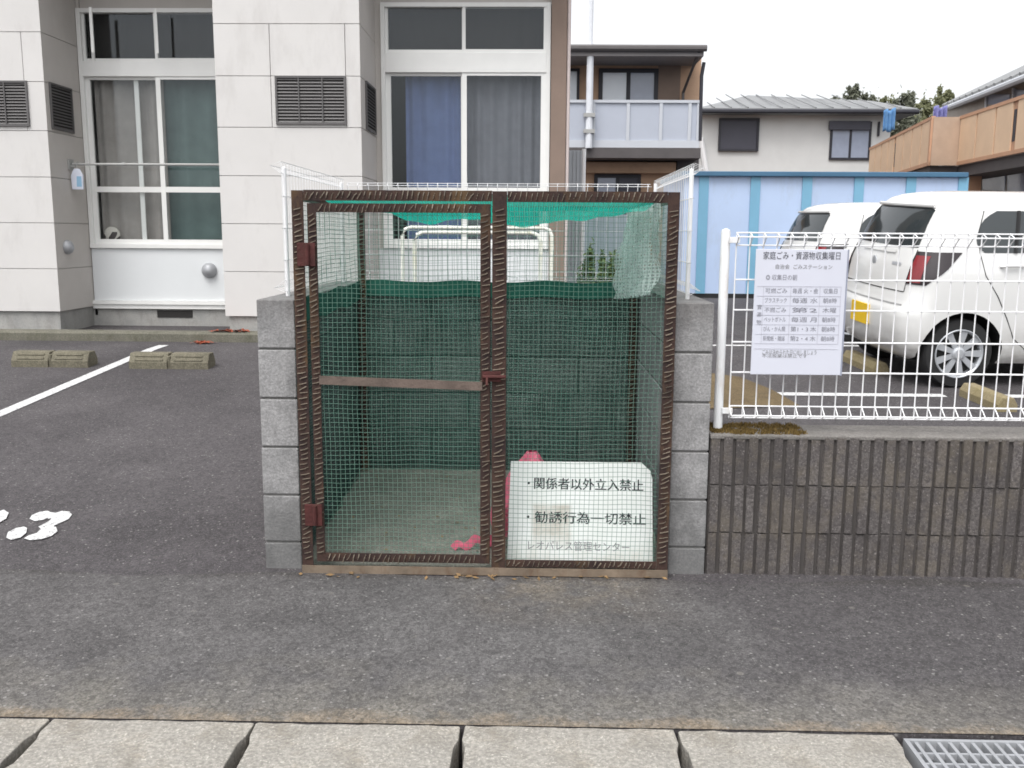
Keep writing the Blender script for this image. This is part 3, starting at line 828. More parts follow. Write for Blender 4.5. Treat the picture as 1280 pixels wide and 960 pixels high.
# right-facing return walls of the two blocks
def return_wall(x, y0, y1):
    mb = MB(); gp = .007
    for za, zb in zip(zs_m, zs_m[1:]): mb.box(x-.0305, x+.0005, y0, y1, za+gp/2, zb-gp/2)
    return obj('wall', mb, M['recess'], bl)
return_wall(lx1, YL+.0005, YR1+.3); return_wall(mx1, YM+.0005, YR2+.3)
def louvre(x0, x1, z0, z1, y=None, xface=None, y0=None, y1=None):
    fr, sl = MB(), MB(); n = 14
    if y is not None:
        fr.box(x0, x0+.02, y-.02, y-.001, z0, z1); fr.box(x1-.02, x1, y-.02, y-.001, z0, z1); fr.box(x0+.02, x1-.02, y-.02, y-.001, z0, z0+.02); fr.box(x0+.02, x1-.02, y-.02, y-.001, z1-.02, z1)
        for k in (1, 2): xc = x0+(x1-x0)*k/3; fr.box(xc-.006, xc+.006, y-.021, y-.0155, z0+.02, z1-.02)
        for i in range(n):
            zc = z0+.03+(z1-z0-.06)*i/(n-1)
            sl.add([(x0+.02, y-.015, zc-.008), (x1-.02, y-.015, zc-.008), (x1-.02, y-.003, zc+.009), (x0+.02, y-.003, zc+.009)], [(0,1,2,3)])
        bk = MB(); bk.box(x0+.005, x1-.005, y-.003, y-.0012, z0+.005, z1-.005)
    else:
        X_ = xface
        fr.box(X_+.001, X_+.02, y0, y0+.02, z0, z1); fr.box(X_+.001, X_+.02, y1-.02, y1, z0, z1); fr.box(X_+.001, X_+.02, y0+.02, y1-.02, z0, z0+.02); fr.box(X_+.001, X_+.02, y0+.02, y1-.02, z1-.02, z1)
        for i in range(n):
            zc = z0+.03+(z1-z0-.06)*i/(n-1)
            sl.add([(X_+.015, y0+.02, zc-.008), (X_+.015, y1-.02, zc-.008), (X_+.004, y1-.02, zc+.009), (X_+.004, y0+.02, zc+.009)], [(0,1,2,3)])
        bk = MB(); bk.box(X_+.0012, X_+.003, y0+.005, y1-.005, z0+.005, z1-.005)
    v = obj('louvre_vent', fr, M['louvre'], bl)
    obj('blades', sl, M['louvre'], v, fix=False); obj('vent_shadow_box', bk, M['dark'], v)
louvre(vm0, vm1, vz0, vz1, YM)
louvre(X(-50, 130, YL), vl1, Z(20, 158, YL), Z(20, 101, YL), YL)
def side_y(x, px, py):   # distance at which the plane X = x is met by the ray
    v = ray(px, py); return v.y * x / v.x
louvre(0, 0, Z(75, 163, 9.95), Z(75, 105, 9.95), None, lx1+.001, side_y(lx1, 62, 130), side_y(lx1, 89, 130))
louvre(0, 0, Z(462, 163, 9.7), Z(462, 103, 9.7), None, mx1+.001, side_y(mx1, 456.5, 130), side_y(mx1, 468, 130))
# recess walls, overhanging slab, foundation
bx1 = X(707, 150, YR2)
def recess(x0, x1, Y, top):
    mb = MB(); mb.box(x0, x1, Y+.06, Y+.2, zs_m[0], top); return mb
zc_ = 4.25
zf = zs_m[0]
fd = MB()
fd.box(lx0, lx1-.02, YL+.03, YL+.5, .1, zf-.004); fd.box(lx1-.5, lx1-.02, YL+.5, YR1+.25, .1, zf-.004)
fd.box(lx1-.02, mx0+.03, YR1+.02, YR1+.25, .1, Z(200, 386, YR1))
fd.box(mx0+.03, mx1-.03, YM+.03, YM+.6, .1, zf-.004); fd.box(mx1-.5, mx1-.03, YM+.6, YR2+.2, .1, zf-.004)
fd.box(mx1-.03, bx1, YR2+.02, YR2+.25, .1, Z(600, 388, YR2))
obj('foundation', fd, M['foundation'], bl)
for bb in ((lx1, mx0+.03, YM+.25, YR1+.3, zc_, zc_+.25), (mx1, bx1, YM+.2, YR2+.3, zc_, zc_+.25)): obj('balcony_slab', MB().box(*bb), M['recess'], bl)
for bb in ((lx1, mx0+.03, YR1+.06, 11.5, zc_+.25, ztop_b), (mx1, bx1, YR2+.06, 11.5, zc_+.25, ztop_b), (lx1, mx0+.03, YR1+.06, YR1+.2, Z(200, 14, YR1)+.03, zc_), (mx1, bx1, YR2+.06, YR2+.2, Z(580, 7, YR2)+.03, zc_)):
    obj('wall', MB().box(*bb), M['recess'], bl)
rf = MB(); rf.box(lx0-.1, bx1+.1, 9.2, 11.8, ztop_b, ztop_b+.15)
obj('roof', rf, M['louvre'], bl)
bkw = MB(); bkw.box(lx0, bx1-.02, 12.35, 12.45, .1, ztop_b); bkw.box(bx1-.10, bx1, YR2+.21, 12.35, .1, ztop_b); obj('wall', bkw, M['brown_wall'], bl)

def curtain(x0, x1, y, z0, z1, amp=.018, wl=.11, n=120):
    return MB().grid(lambda u, v: (x0+(x1-x0)*u, y+amp*math.sin(2*math.pi*(x1-x0)*u/wl+1.3*math.sin(u*7))*(.6+.4*v), z0+(z1-z0)*v), n, 4)
def window(px0, px1, Y, yt, yb1, yb2, yrail, ybot, yp, ys, pxm, rails, cur, px_stop=None):
    pyc = 235
    x0, x1, xm = X(px0, pyc, Y), X(px1, pyc, Y), X(pxm, pyc, Y)
    zt_, zb1, zb2, zr, zb, zp = [Z(px0+100, y, Y) for y in (yt, yb1, yb2, yrail, ybot, yp)]
    wdw = MB(); fw = .045
    wdw.box(x0-fw, x0, Y-.02, Y+.06, zb, zt_+fw); wdw.box(x1, x1+fw, Y-.02, Y+.06, zb, zt_+fw)
    wdw.box(x0, x1, Y-.02, Y+.06, zt_, zt_+fw); wdw.box(x0, x1, Y-.025, Y+.06, zb2, zb1); wdw.box(x0-fw, x1+fw, Y-.03, Y+.06, zb-.05, zb)
    o = obj('window', wdw, M['cream'], bl, bevel=.003)
    sh = MB(); s = .026
    for (a_, b_, yy) in ((x0, xm+.02, Y+.02), (xm-.02, x1, Y-.012)):
        sh.box(a_, a_+2*s, yy, yy+.028, zb, zb2); sh.box(b_-2*s, b_, yy, yy+.028, zb, zb2)
        sh.box(a_+2*s, b_-2*s, yy, yy+.028, zb, zb+.05); sh.box(a_+2*s, b_-2*s, yy, yy+.028, zb2-.03, zb2)
        if rails: sh.box(a_+2*s, b_-2*s, yy+.001, yy+.027, zr-.03, zr+.03)
    obj('sash', sh, M['cream'], o)
    tr = MB()
    for a_, b_ in ((x0, xm+.01), (xm-.01, x1)):
        yy = Y+.02 if a_ == x0 else Y-.01
        tr.box(a_, a_+.03, yy, yy+.028, zb1, zt_); tr.box(b_-.03, b_, yy, yy+.028, zb1, zt_); tr.box(a_+.03, b_-.03, yy, yy+.028, zb1, zb1+.035)
    if rails: xa = X(113, 45, Y); tr.box(xa, xa+.03, Y-.0, Y+.018, zb1, zt_); xa = X(192, 45, Y); tr.box(xa, xa+.025, Y+.05, Y+.058, zb1, zt_)
    obj('transom_sash', tr, M['cream'], o)
    gl = MB()
    for a_, b_, yy in ((x0, xm+.0, Y+.032), (xm-.0, x1, Y+.0)):
        gl.box(a_+.03, b_-.03, yy, yy+.004, zb+.03, zb2-.02); gl.box(a_+.02, b_-.02, yy, yy+.004, zb1+.02, zt_-.005)
    obj('pane', gl, M['glass'], o)
    # room behind
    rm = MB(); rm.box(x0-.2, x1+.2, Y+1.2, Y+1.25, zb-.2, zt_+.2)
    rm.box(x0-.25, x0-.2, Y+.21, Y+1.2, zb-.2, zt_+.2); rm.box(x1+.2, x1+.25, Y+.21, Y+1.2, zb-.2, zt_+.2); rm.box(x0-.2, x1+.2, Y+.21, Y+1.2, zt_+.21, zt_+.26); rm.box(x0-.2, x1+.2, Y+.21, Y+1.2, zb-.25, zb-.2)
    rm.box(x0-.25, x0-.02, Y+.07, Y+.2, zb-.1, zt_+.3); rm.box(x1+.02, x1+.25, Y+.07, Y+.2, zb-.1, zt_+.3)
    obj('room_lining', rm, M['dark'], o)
    for (ca, cb, mt, wl) in cur:
        obj('curtain', curtain(X(ca, pyc, Y), X(cb, pyc, Y), Y+.15, zb-.02, zb2+.02, wl=wl), M[mt], o, smooth=True, fix=False)
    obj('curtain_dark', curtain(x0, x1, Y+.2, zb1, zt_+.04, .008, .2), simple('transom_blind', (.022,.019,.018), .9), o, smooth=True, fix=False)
    return o, x0, x1, zb
w1, wx0, wx1, wz = window(114, 312, YR1, 16, 77, 96, 237, 305, 310, 375, 204, True,
    [(118, 205, 'curtain_grey', .17), (196, 314, 'curtain_teal', .2)])
# vertical stile of the inner insect screen
mb = MB(); xa = X(172, 235, YR1); mb.box(xa, xa+.05, YR1+.055, YR1+.068, wz, Z(172, 97, YR1)); obj('screen_stile', mb, M['cream'], w1)
w2, ux0, ux1, uz = window(484, 681, YR2, 9, 66, 91, 238, 305, 310, 375, 580, True,
    [(506, 580, 'curtain_blue', .15), (574, 684, 'curtain_slate', .13)])
def apron(x0, x1, Y, pyt, pyb, px):
    za, zb = Z(px, pyb, Y), Z(px, pyt, Y)
    mb = MB(); mb.box(x0, x1, Y+.0, Y+.06, za, zb-.052); o = obj('panel', mb, M['white_panel'], bl, bevel=.003)
    t_ = MB(); t_.box(x0-.02, x1, Y-.03, Y+.06, za-.04, za-.001); t_.box(x0-.02, x1, Y-.012, Y+.06, Z(px, pyb+10, Y), za-.041); obj('sill_trim', t_, M['cream'], o)
    return za
apron(X(116, 340, YR1), mx0+.02, YR1, 305, 376, 200)
apron(X(475, 320, YR2), X(686, 320, YR2), YR2, 305, 376, 580)
# flanking strips beside the windows
mb = MB(); mb.box(lx1, X(109, 200, YR1), YR1+.02, YR1+.2, zf-.1, zc_); obj('wall', mb, M['recess'], bl)
mb = MB(); mb.box(mx1, X(478, 200, YR2), YR2+.02, YR2+.2, zf-.1, zc_); obj('wall', mb, M['recess'], bl)
mb = MB(); mb.box(X(686, 200, YR2)+.012, bx1, YR2-.05, YR2+.2, .1, ztop_b-.01); obj('wall', mb, M['brown_wall'], bl)
mb = MB(); mb.tube([(bx1+.022, YR2-.02, .3), (bx1+.022, YR2-.02, ztop_b-.02)], .02, 10); obj('downpipe', mb, simple('pinkish_pipe', (.6,.52,.5), .5), bl, smooth=True)
# round vent caps, foundation vent
for (px, py, Y, nrm) in ((262, 338, YR1, (0,-1,0)),):
    c = at(px, py, Y); mb = MB(); mb.lathe((c.x, Y-.001, c.z), nrm, [(.085, 0), (.085, .02), (.075, .05), (.045, .075), (.001, .085)], 24)
    obj('vent_cap', mb, M['steel'], bl, smooth=True)
yv = side_y(lx1, 83, 309); mb = MB(); mb.lathe((lx1+.002, yv, Z(83, 309, yv)), (1,0,0), [(.075, 0), (.075, .02), (.06, .05), (.03, .07), (.001, .075)], 24)
obj('vent_cap', mb, M['steel'], bl, smooth=True)
mb = MB(); mb.box(X(196, 392, YR1), X(240, 392, YR1), YR1+.012, YR1+.03, Z(218, 397, YR1), Z(218, 388, YR1)); obj('foundation_vent', mb, M['dark'], bl)
# laundry pole with its bracket, hanging tag, football, object behind the glass
py_ = YR1-.35
lp = empty('laundry_pole', (-4.0, py_, Z(180, 206, py_)), 'grey steel clothes pole across the recess in front of the grey curtain window', 'clothes pole')
mb = MB(); zz = Z(180, 205.5, py_); mb.tube([(lx1+.03, py_, zz), (mx0+.06, py_, zz)], .013, 10); mb.tube([(X(155, 205, py_)-.012, py_, zz), (X(155, 205, py_)+.012, py_, zz)], .02, 10)
obj('pole', mb, M['pipe'], lp, smooth=False)
mb = MB(); mb.box(lx1+.001, lx1+.02, py_-.05, py_+.05, zz-.06, zz+.05); mb.box(lx1+.02, lx1+.07, py_-.02, py_+.02, zz-.03, zz-.014); obj('bracket', mb, M['pipe'], lp)
hx = X(81, 222, py_)
hx = max(hx, lx1+.04)
hg = empty('hanging_tag', (lx1+.09, py_-.03, zz-.3), 'small white and blue repellent pack hanging from the clothes pole bracket', 'hanging pack')
mb = MB(); mb.prism([(lx1+.03, zz-.27), (lx1+.15, zz-.27), (lx1+.155, zz-.12), (lx1+.12, zz-.05), (lx1+.06, zz-.05), (lx1+.025, zz-.12)], 'y', py_-.045, py_-.02)
obj('pack', mb, simple('pack_white', (.72,.75,.85), .5), hg, bevel=.006)
mb = MB(); mb.prism([(lx1+.085, zz-.24), (lx1+.14, zz-.24), (lx1+.14, zz-.13), (lx1+.09, zz-.13)], 'y', py_-.048, py_-.0455); obj('pack_label', mb, simple('pack_blue', (.3,.5,.68), .5), hg)
mb = MB(); mb.tube([(lx1+.09, py_-.03, zz-.05), (lx1+.09, py_-.03, zz+.01), (lx1+.09, py_-.012, zz+.022), (lx1+.09, py_+.012, zz+.02)], .005, 6); obj('hook', mb, M['pipe'], hg)
bc = at(140, 295, YR1+.1); br_ = .095
fb = empty('football', (bc.x, YR1+.105, wz-.0), 'grey and white football resting inside the window against the grey curtain', 'ball')
def ball_mat():
    t = NT('football_panels'); v = t.n('ShaderNodeTexVoronoi'); v.inputs['Scale'].default_value = 13; t.l(t.co, v.inputs['Vector'])
    sp = t.n('ShaderNodeSeparateColor'); t.l(v.outputs['Color'], sp.inputs[0])
    return t.done(t.bsdf(t.mix(t.ramp(sp.outputs[1], .6, .64), (.6,.57,.52), (.07,.06,.06)), .6))
mb = MB(); mb.lathe((bc.x, YR1+.105, wz+br_-.002), (0,0,1), [(br_*.62*math.sin(math.pi*i/14)+.0001 if False else br_*math.sin(math.pi*i/14), -br_*math.cos(math.pi*i/14)) for i in range(15)], 24)
mb.v = [(x, YR1+.105+(y-YR1-.105)*.3, z) for x, y, z in mb.v]
obj('skin', mb, ball_mat(), fb, smooth=True)

# U-shaped pipe barriers behind the cage
M['barrier'] = simple('barrier_paint', (.74,.75,.68), .4, .1, 4, dirt=((.5,.42,.1), .4))
def barrier(px0, px1, pyt, Y, label):
    a, b = at(px0, pyt, Y), at(px1, pyt, Y); z0 = gz(Y)-.05; r = .017; c = .07
    o = tag(obj('pipe_barrier', MB().tube([(a.x,Y,z0), (a.x,Y,a.z-c), (a.x+c*.3,Y,a.z-c*.3), (a.x+c,Y,a.z), (b.x-c,Y,a.z), (b.x-c*.3,Y,a.z-c*.3), (b.x,Y,a.z-c), (b.x,Y,z0)], r, 10), M['barrier'], loc=((a.x+b.x)/2, Y, z0), smooth=True),
            label, 'barrier', 'pipe barriers behind the cage')
barrier(503, 690, 284, 8.3, 'taller white U shaped pipe barrier under the blue curtain window')
barrier(518, 676, 290, 7.4, 'lower white U shaped pipe barrier just behind the block enclosure')

# ------------------------------------------------------------------ houses
M['house_brown'] = simple('brown_siding', (.56,.37,.25), .75, .2, 3, bump=.1, bscale=30)
M['house_grey'] = simple('grey_stucco', (.66,.66,.65), .85, .07, 2, bump=.1)
M['roof_dark'] = simple('dark_roof', (.1,.09,.09), .7, .2, 3)
M['roof_grey'] = simple('grey_roof_metal', (.25,.255,.26), .5, .15, 2)
M['frame_dark'] = simple('dark_frame', (.035,.035,.045), .5, .2)
M['frost'] = simple('frosted_panel', (.43,.46,.53), .25, .05, 3)
M['frost_frame'] = simple('balcony_frame', (.52,.54,.58), .4, .05)
M['glass_sky'] = simple('sky_tinted_glass', (.8,.86,.93), .15, .08, 3, spec=.6)  # opaque pane, pale sky reflection put into its colour
M['glass_grey'] = simple('curtained_glass', (.36,.4,.5), .12, .12, 3, spec=.6)
M['shutter'] = simple('dark_shutter', (.065,.065,.085), .5, .1)
YB = 21.0
hb = empty('brown_house', (3, 23, .45), 'brown two storey house with frosted balcony panels and a dark flat eave', 'house')
def bxp(px0, px1, py0, py1, Y, y1, mat, name, parent, bevel=0):
    a = at(px0, (py0+py1)/2, Y); b = at(px1, (py0+py1)/2, Y); pm = (px0+px1)/2
    mb = MB(); mb.box(a.x, b.x, Y, y1, Z(pm, py1, Y), Z(pm, py0, Y)); return obj(name, mb, M[mat], parent, bevel=bevel)
hx0, hx1 = -1.5, X(876, 100, YB+.95)
yw = YB+.95
mb = MB(); mb.box(hx0, hx1, yw, yw+7, .3, Z(800, 62, yw)); wl_ = obj('wall', mb, M['house_brown'], hb)
mb = MB(); ze = Z(800, 70, YB-.2)
ex1 = X(880, 60, YB-.2)
mb.prism([(YB-.2, ze), (YB-.2, ze+.22), (yw+3.5, ze+1.0), (yw+7.6, ze+.2), (yw+7.6, ze)], 'x', hx0-.5, ex1); rfo = obj('roof', mb, simple('eave_brown', (.27,.25,.25), .7, .15, 3), hb)
mb = MB(); mb.tube([(hx0-.4, YB-.26, ze+.16), (ex1+.05, YB-.26, ze+.15)], .07, 8); mb.tube([(ex1-.1, YB-.2, ze+.1), (ex1-.25, yw-.1, ze-.6), (ex1-.2, yw-.1, .5)], .035, 8)
obj('rain_gutter', mb, simple('gutter_dark', (.12,.11,.11), .5), rfo)
def win(px0, px1, py0, py1, Y, parent, panes, frame='frame_dark', d=.06, f=.05):
    pm, ym = (px0+px1)/2, (py0+py1)/2
    x0, x1, z0, z1 = X(px0, ym, Y), X(px1, ym, Y), Z(pm, py1, Y), Z(pm, py0, Y)
    mb = MB(); mb.box(x0, x0+f, Y-d, Y-.002, z0, z1); mb.box(x1-f, x1, Y-d, Y-.002, z0, z1); mb.box(x0+f, x1-f, Y-d, Y-.002, z0, z0+f); mb.box(x0+f, x1-f, Y-d, Y-.002, z1-f, z1)
    n = len(panes)
    for i in range(1, n): xc = x0+(x1-x0)*i/n; mb.box(xc-f/2, xc+f/2, Y-d*.9, Y-.002, z0+f, z1-f)
    w_ = obj('window', mb, M[frame], parent)
    for i, p in enumerate(panes):
        a_ = x0+(x1-x0)*i/n; b_ = x0+(x1-x0)*(i+1)/n
        mb = MB(); mb.box(a_+f/2, b_-f/2, Y-d*.5, Y-.004, z0+f*.5, z1-f*.5); obj('pane', mb, M[p], w_)
    return w_
win(748, 822, 86, 150, yw, hb, ['glass_sky', 'glass_grey'], f=.09)
win(704, 724, 86, 150, yw, hb, ['glass_sky'], f=.06)
bxp(822, 850, 80, 150, yw-.03, yw-.001, 'brown_wall', 'trim', hb)
bxp(797, 816, 70, 79, yw-.05, yw-.001, 'frame_dark', 'vent', hb)
# balcony
zb0, zb1 = Z(800, 186, YB), Z(800, 125, YB); bxr = X(874, 150, YB)
mb = MB(); mb.box(hx0, bxr, YB+.02, YB+.05, zb0+.18, zb1-.06); bal = obj('balcony', mb, M['frost'], hb)
mb = MB(); mb.box(hx0, bxr+.02, YB-.02, YB+.08, zb1-.06, zb1); mb.box(hx0, bxr+.02, YB-.01, YB+.07, zb0+.02, zb0+.18)
for px in (742, 785, 826, 862, 873): xc = X(px, 150, YB); mb.box(xc-.035, xc+.035, YB-.012, YB+.07, zb0+.18, zb1-.06)
obj('balcony_frame', mb, M['frost_frame'], bal)
mb = MB(); mb.box(bxr-.03, bxr, YB+.06, yw-.002, zb0+.1, zb1-.06); obj('side_panel', mb, M['frost'], bal)
mb = MB(); mb.box(hx0, bxr+.05, YB-.05, yw-.002, zb0-.2, zb0+.02); obj('balcony_floor', mb, M['roof_dark'], bal)
win(742, 800, 218, 300, yw, hb, ['glass_grey', 'shutter'], f=.08)
bxp(733, 845, 203, 216, yw-.3, yw-.001, 'house_brown', 'canopy', hb)
bxp(845, 872, 190, 300, yw-.25, yw-.001, 'roof_dark', 'trim', hb)
mb = MB(); mb.tube([at(880, 78, YB), at(877, 95, YB), at(876, 130, YB), at(875, 176, YB)], .04, 8); obj('downpipe', mb, M['frame_dark'], hb)
# thin pole fixed to the balcony
pm_ = empty('antenna_pole', (X(737, 186, YB-.12), YB-.12, zb0), 'tall thin white pole clamped to the brown house balcony', 'pole')
pxx = X(737, 120, YB-.12)
mb = MB(); mb.tube([(pxx, YB-.12, zb0), (pxx, YB-.12, Z(738, 55, YB-.12))], .075, 10); mb.tube([(pxx, YB-.12, Z(738, 55, YB-.12)), (pxx+.02, YB-.12, Z(738, -160, YB-.12))], .045, 10)
obj('mast', mb, simple('pole_white', (.72,.74,.78), .4), pm_, smooth=False)
for pz in (145, 165): z_ = Z(737, pz, YB); obj('clamp', MB().box(pxx-.12, pxx+.12, YB-.2, YB-.03, z_-.04, z_+.04), M['pipe'], pm_)

YG = 31.0
hg_ = empty('grey_house', (7, 28, .45), 'pale grey house with a low seamed metal roof and dark shuttered windows', 'house')
gx0_, gx1_ = X(876, 180, YG), X(1112, 180, YG)
mb = MB(); ztw = Z(1000, 134, YG); mb.box(gx0_, gx1_, YG, YG+8, .3, ztw); obj('wall', mb, M['house_grey'], hg_)
# hipped roof
za = Z(980, 136, YG-.5); zr_ = Z(960, 118, YG+3); zr2 = zr_
A = (gx0_-.35, YG-.5, za); B = (X(1075, 133, YG-.5), YG-.5, za); C_ = (gx1_+1.5, YG+.6, za); 
e0, e1 = X(872, 136, YG-.5), X(1148, 136, YG-.5)
r0, r1 = X(935, 118, YG+3.2), X(1090, 124, YG+3.2)
mb = MB(); z1_ = za+.02; zr_ = Z(935, 119, YG+3.2)
vs = [(e0, YG-.5, z1_), (e1, YG-.5, z1_), (e1, YG+8.5, z1_), (e0, YG+8.5, z1_), (r0, YG+3.2, zr_), (r1, YG+3.2, Z(1090, 126, YG+3.2)), (e0, YG-.5, z1_-.16), (e1, YG-.5, z1_-.16), (e1, YG+8.5, z1_-.16), (e0, YG+8.5, z1_-.16)]
mb.add(vs, [(0,1,5,4), (1,2,5), (2,3,4,5), (3,0,4), (6,7,1,0), (7,8,2,1), (8,9,3,2), (9,6,0,3), (9,8,7,6)])
rg = obj('roof', mb, M['roof_grey'], hg_)
mb = MB()
for i in range(1, 13):
    t_ = i/13; xx = e0+(e1-e0)*t_
    up_ = min(1, max(.1, (t_/.22 if t_ < .22 else (1-t_)/.22)))
    xr_ = xx + (r0-e0)*0
    p = Vector((xx, YG-.5, z1_+.02)); q = Vector((xx, YG-.5+3.7*up_, z1_+.02+(zr_-z1_)*up_)); mb.tube([p, q], .02, 5)
obj('roof_seams', mb, M['roof_grey'], rg)
mb = MB(); mb.tube([(e0, YG-.56, z1_-.1), (e1, YG-.56, z1_-.1)], .07, 8); obj('rain_gutter', mb, M['frame_dark'], rg)
mb = MB(); mb.tube([at(876.5, 172, YG-.1), at(877, 178, YG-.1), at(883, 217, YG-.1), at(884, 260, YG-.1)], .09, 8); obj('downpipe', mb, M['white_wire'], hg_)
win(898, 948, 148, 189, YG, hg_, ['shutter'], f=.06, d=.1)
w_ = win(1037, 1088, 152, 200, YG, hg_, ['glass_grey', 'glass_grey'], f=.07)
bxp(1037, 1088, 151, 162, YG-.16, YG-.062, 'shutter', 'shutter_box', hg_)
bxp(1098, 1100, 152, 170, YG-.1, YG-.002, 'frame_dark', 'slot_window', hg_)

# tan balcony apartment on the right
M['tan'] = simple('tan_panel', (.7,.5,.34), .7, .1, 2)
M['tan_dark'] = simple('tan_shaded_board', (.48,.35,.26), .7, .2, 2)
M['terra'] = simple('terracotta_trim', (.52,.3,.19), .7, .15, 3)
ht = empty('tan_house', (13, 24, .45), 'house with tan balcony boards and a grey tiled roof above the parked cars', 'house')
P0, P1, P2, P3 = at(1300, 160, 17.8), at(1200, 174, 21.8), at(1165, 176, 21.8), at(1088, 192, 29.5)
zf0, zf1 = 2.97, 4.03
def panel_run(p, q, n, slot=None):
    body, trim, gap = MB(), MB(), MB()
    d = (q-p); d.z = 0; L = d.length; d.normalize(); nn = Vector((-d.y, d.x, 0)); nn = nn if nn.x < 0 or nn.y < 0 else -nn
    def slab(mb, a, b, z0, z1, o0, o1):
        c = [p+d*a+nn*o0, p+d*b+nn*o0, p+d*b+nn*o1, p+d*a+nn*o1]
        mb.add([(v.x, v.y, z0) for v in c]+[(v.x, v.y, z1) for v in c], [(0,3,2,1),(4,5,6,7),(0,1,5,4),(1,2,6,5),(2,3,7,6),(3,0,4,7)])
    for i in range(n):
        a_, b_ = L*i/n+.04, L*(i+1)/n-.04
        if slot == i: a_ += .16; slab(gap, L*i/n+.045, L*i/n+.17, zf0+.25, zf1-.2, -.01, .012)
        slab(body, a_, b_, zf0+.08, zf1-.05, 0, .03)
    slab(trim, 0, L, zf0, zf0+.08, -.04, .04); slab(trim, 0, L, zf1-.05, zf1+.02, -.04, .045); slab(trim, 0, L, zf0+.08, zf1-.05, -.03, .004)
    slab(trim, 0, .12, zf0+.01, zf1-.04, 0, .045)
    o = obj('balcony_panel', body, M['tan'], ht); obj('balcony_trim', trim, M['terra'], o)
    if slot is not None: obj('drain_slot', gap, M['frame_dark'], o)
panel_run(P0, P1, 4, 1); panel_run(P2, P3, 8, 4)
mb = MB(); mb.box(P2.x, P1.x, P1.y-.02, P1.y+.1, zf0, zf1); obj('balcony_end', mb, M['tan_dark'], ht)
# floor slab and body behind
mb = MB(); mb.prism([(P0.x+.05, P0.y), (P1.x+.05, P1.y+.12), (P2.x+.05, P2.y+.12), (P3.x+.05, P3.y), (P3.x+4, P3.y), (P0.x+4, P0.y)], 'z', zf0-.25, zf0-.002); obj('balcony_floor', mb, M['roof_dark'], ht)
mb = MB(); wxa, wxb = P0.x+2.1, P3.x+2.2
mb.prism([(wxa, P0.y), (wxb, P3.y), (wxb+9, P3.y), (wxa+9, P0.y)], 'z', zf0, 5.3); obj('wall', mb, simple('tan_upper_wall', (.33,.3,.27), .8), ht)
mb = MB(); mb.prism([(P0.x+.9, P0.y), (P3.x+.9, P3.y), (P3.x+9, P3.y), (P0.x+9, P0.y)], 'z', .3, zf0-.252); obj('wall', mb, simple('ground_floor_wall', (.36,.34,.31), .8), ht)
E0, E1 = at(1300, 84, 21.5), at(1172, 136, 31)
mb = MB(); dx = Vector((4.6, 2, 2.1))
T0, T1 = E0+dx, E1+dx
dn = Vector((0,0,-.2))
mb.add([E0, E1, T1, T0, E0+dn, E1+dn, T1+dn*3, T0+dn*3], [(0,1,2,3),(4,7,6,5),(0,4,5,1),(1,5,6,2),(2,6,7,3),(3,7,4,0)]); rt = obj('roof', mb, M['roof_grey'], ht)
mb = MB()
for i in range(1, 14): a_ = E0+(E1-E0)*i/14+Vector((0,0,.03)); mb.tube([a_, a_+dx], .05, 5)
obj('roof_ridges', mb, M['roof_grey'], rt)
mb = MB(); mb.tube([E0+Vector((-.06,0,-.12)), E1+Vector((-.06,0,-.12))], .08, 8); obj('rain_gutter', mb, M['frost_frame'], rt)
def wall_win(px0, px1, py0, py1, Y0, Y1, mat, parent, name='window'):
    a_, b_, c_, d_ = at(px0, py1, Y0), at(px1, py1, Y1), at(px1, py0, Y1), at(px0, py0, Y0)
    n_ = (b_-a_).cross(d_-a_).normalized()*.06
    mb = MB(); mb.add([a_, b_, c_, d_, a_-n_, b_-n_, c_-n_, d_-n_], [(0,1,2,3),(7,6,5,4),(0,4,5,1),(1,5,6,2),(2,6,7,3),(3,7,4,0)]); return obj(name, mb, M[mat], parent)
# upper windows behind the balcony, ground-floor window and brown pillar
def yw_at(px, py):   # where the ray meets the set-back upper wall plane
    v = ray(px, py); best = None
    k = (wxb-wxa)/(P3.y-P0.y); t_ = (wxa - k*P0.y)/(v.x - k*v.y); return v.y*t_
for pa, pb, ya, yb in ((1232, 1262, 118, 150), (1266, 1290, 112, 150)):
    a_, b_ = yw_at(pa, ya)-.06, yw_at(pb, ya)-.06
    o = wall_win(pa, pb, ya, yb, a_, b_, 'glass_grey', ht)
    wall_win(pa-1.5, pa+.5, ya-2, yb, a_-.08, yw_at(pa+1, ya)-.16, 'frost_frame', o, 'window_frame')
def yg_at(px, py):
    v = ray(px, py); k = (P3.x-P0.x)/(P3.y-P0.y); t_ = (P0.x+.9 - k*P0.y)/(v.x - k*v.y); return v.y*t_
for pa, pb in ((1228, 1256), (1259, 1300)):
    a_, b_ = yg_at(pa, 225)-.05, yg_at(pb, 225)-.05
    o = wall_win(pa, pb, 212, 262, a_, b_, 'glass_grey', ht); 
pp = at(1212, 225, 21.6); mb = MB(); mb.box(pp.x-.12, pp.x+.22, 21.5, 21.9, .3, zf0-.252); obj('pillar', mb, M['terra'], ht)
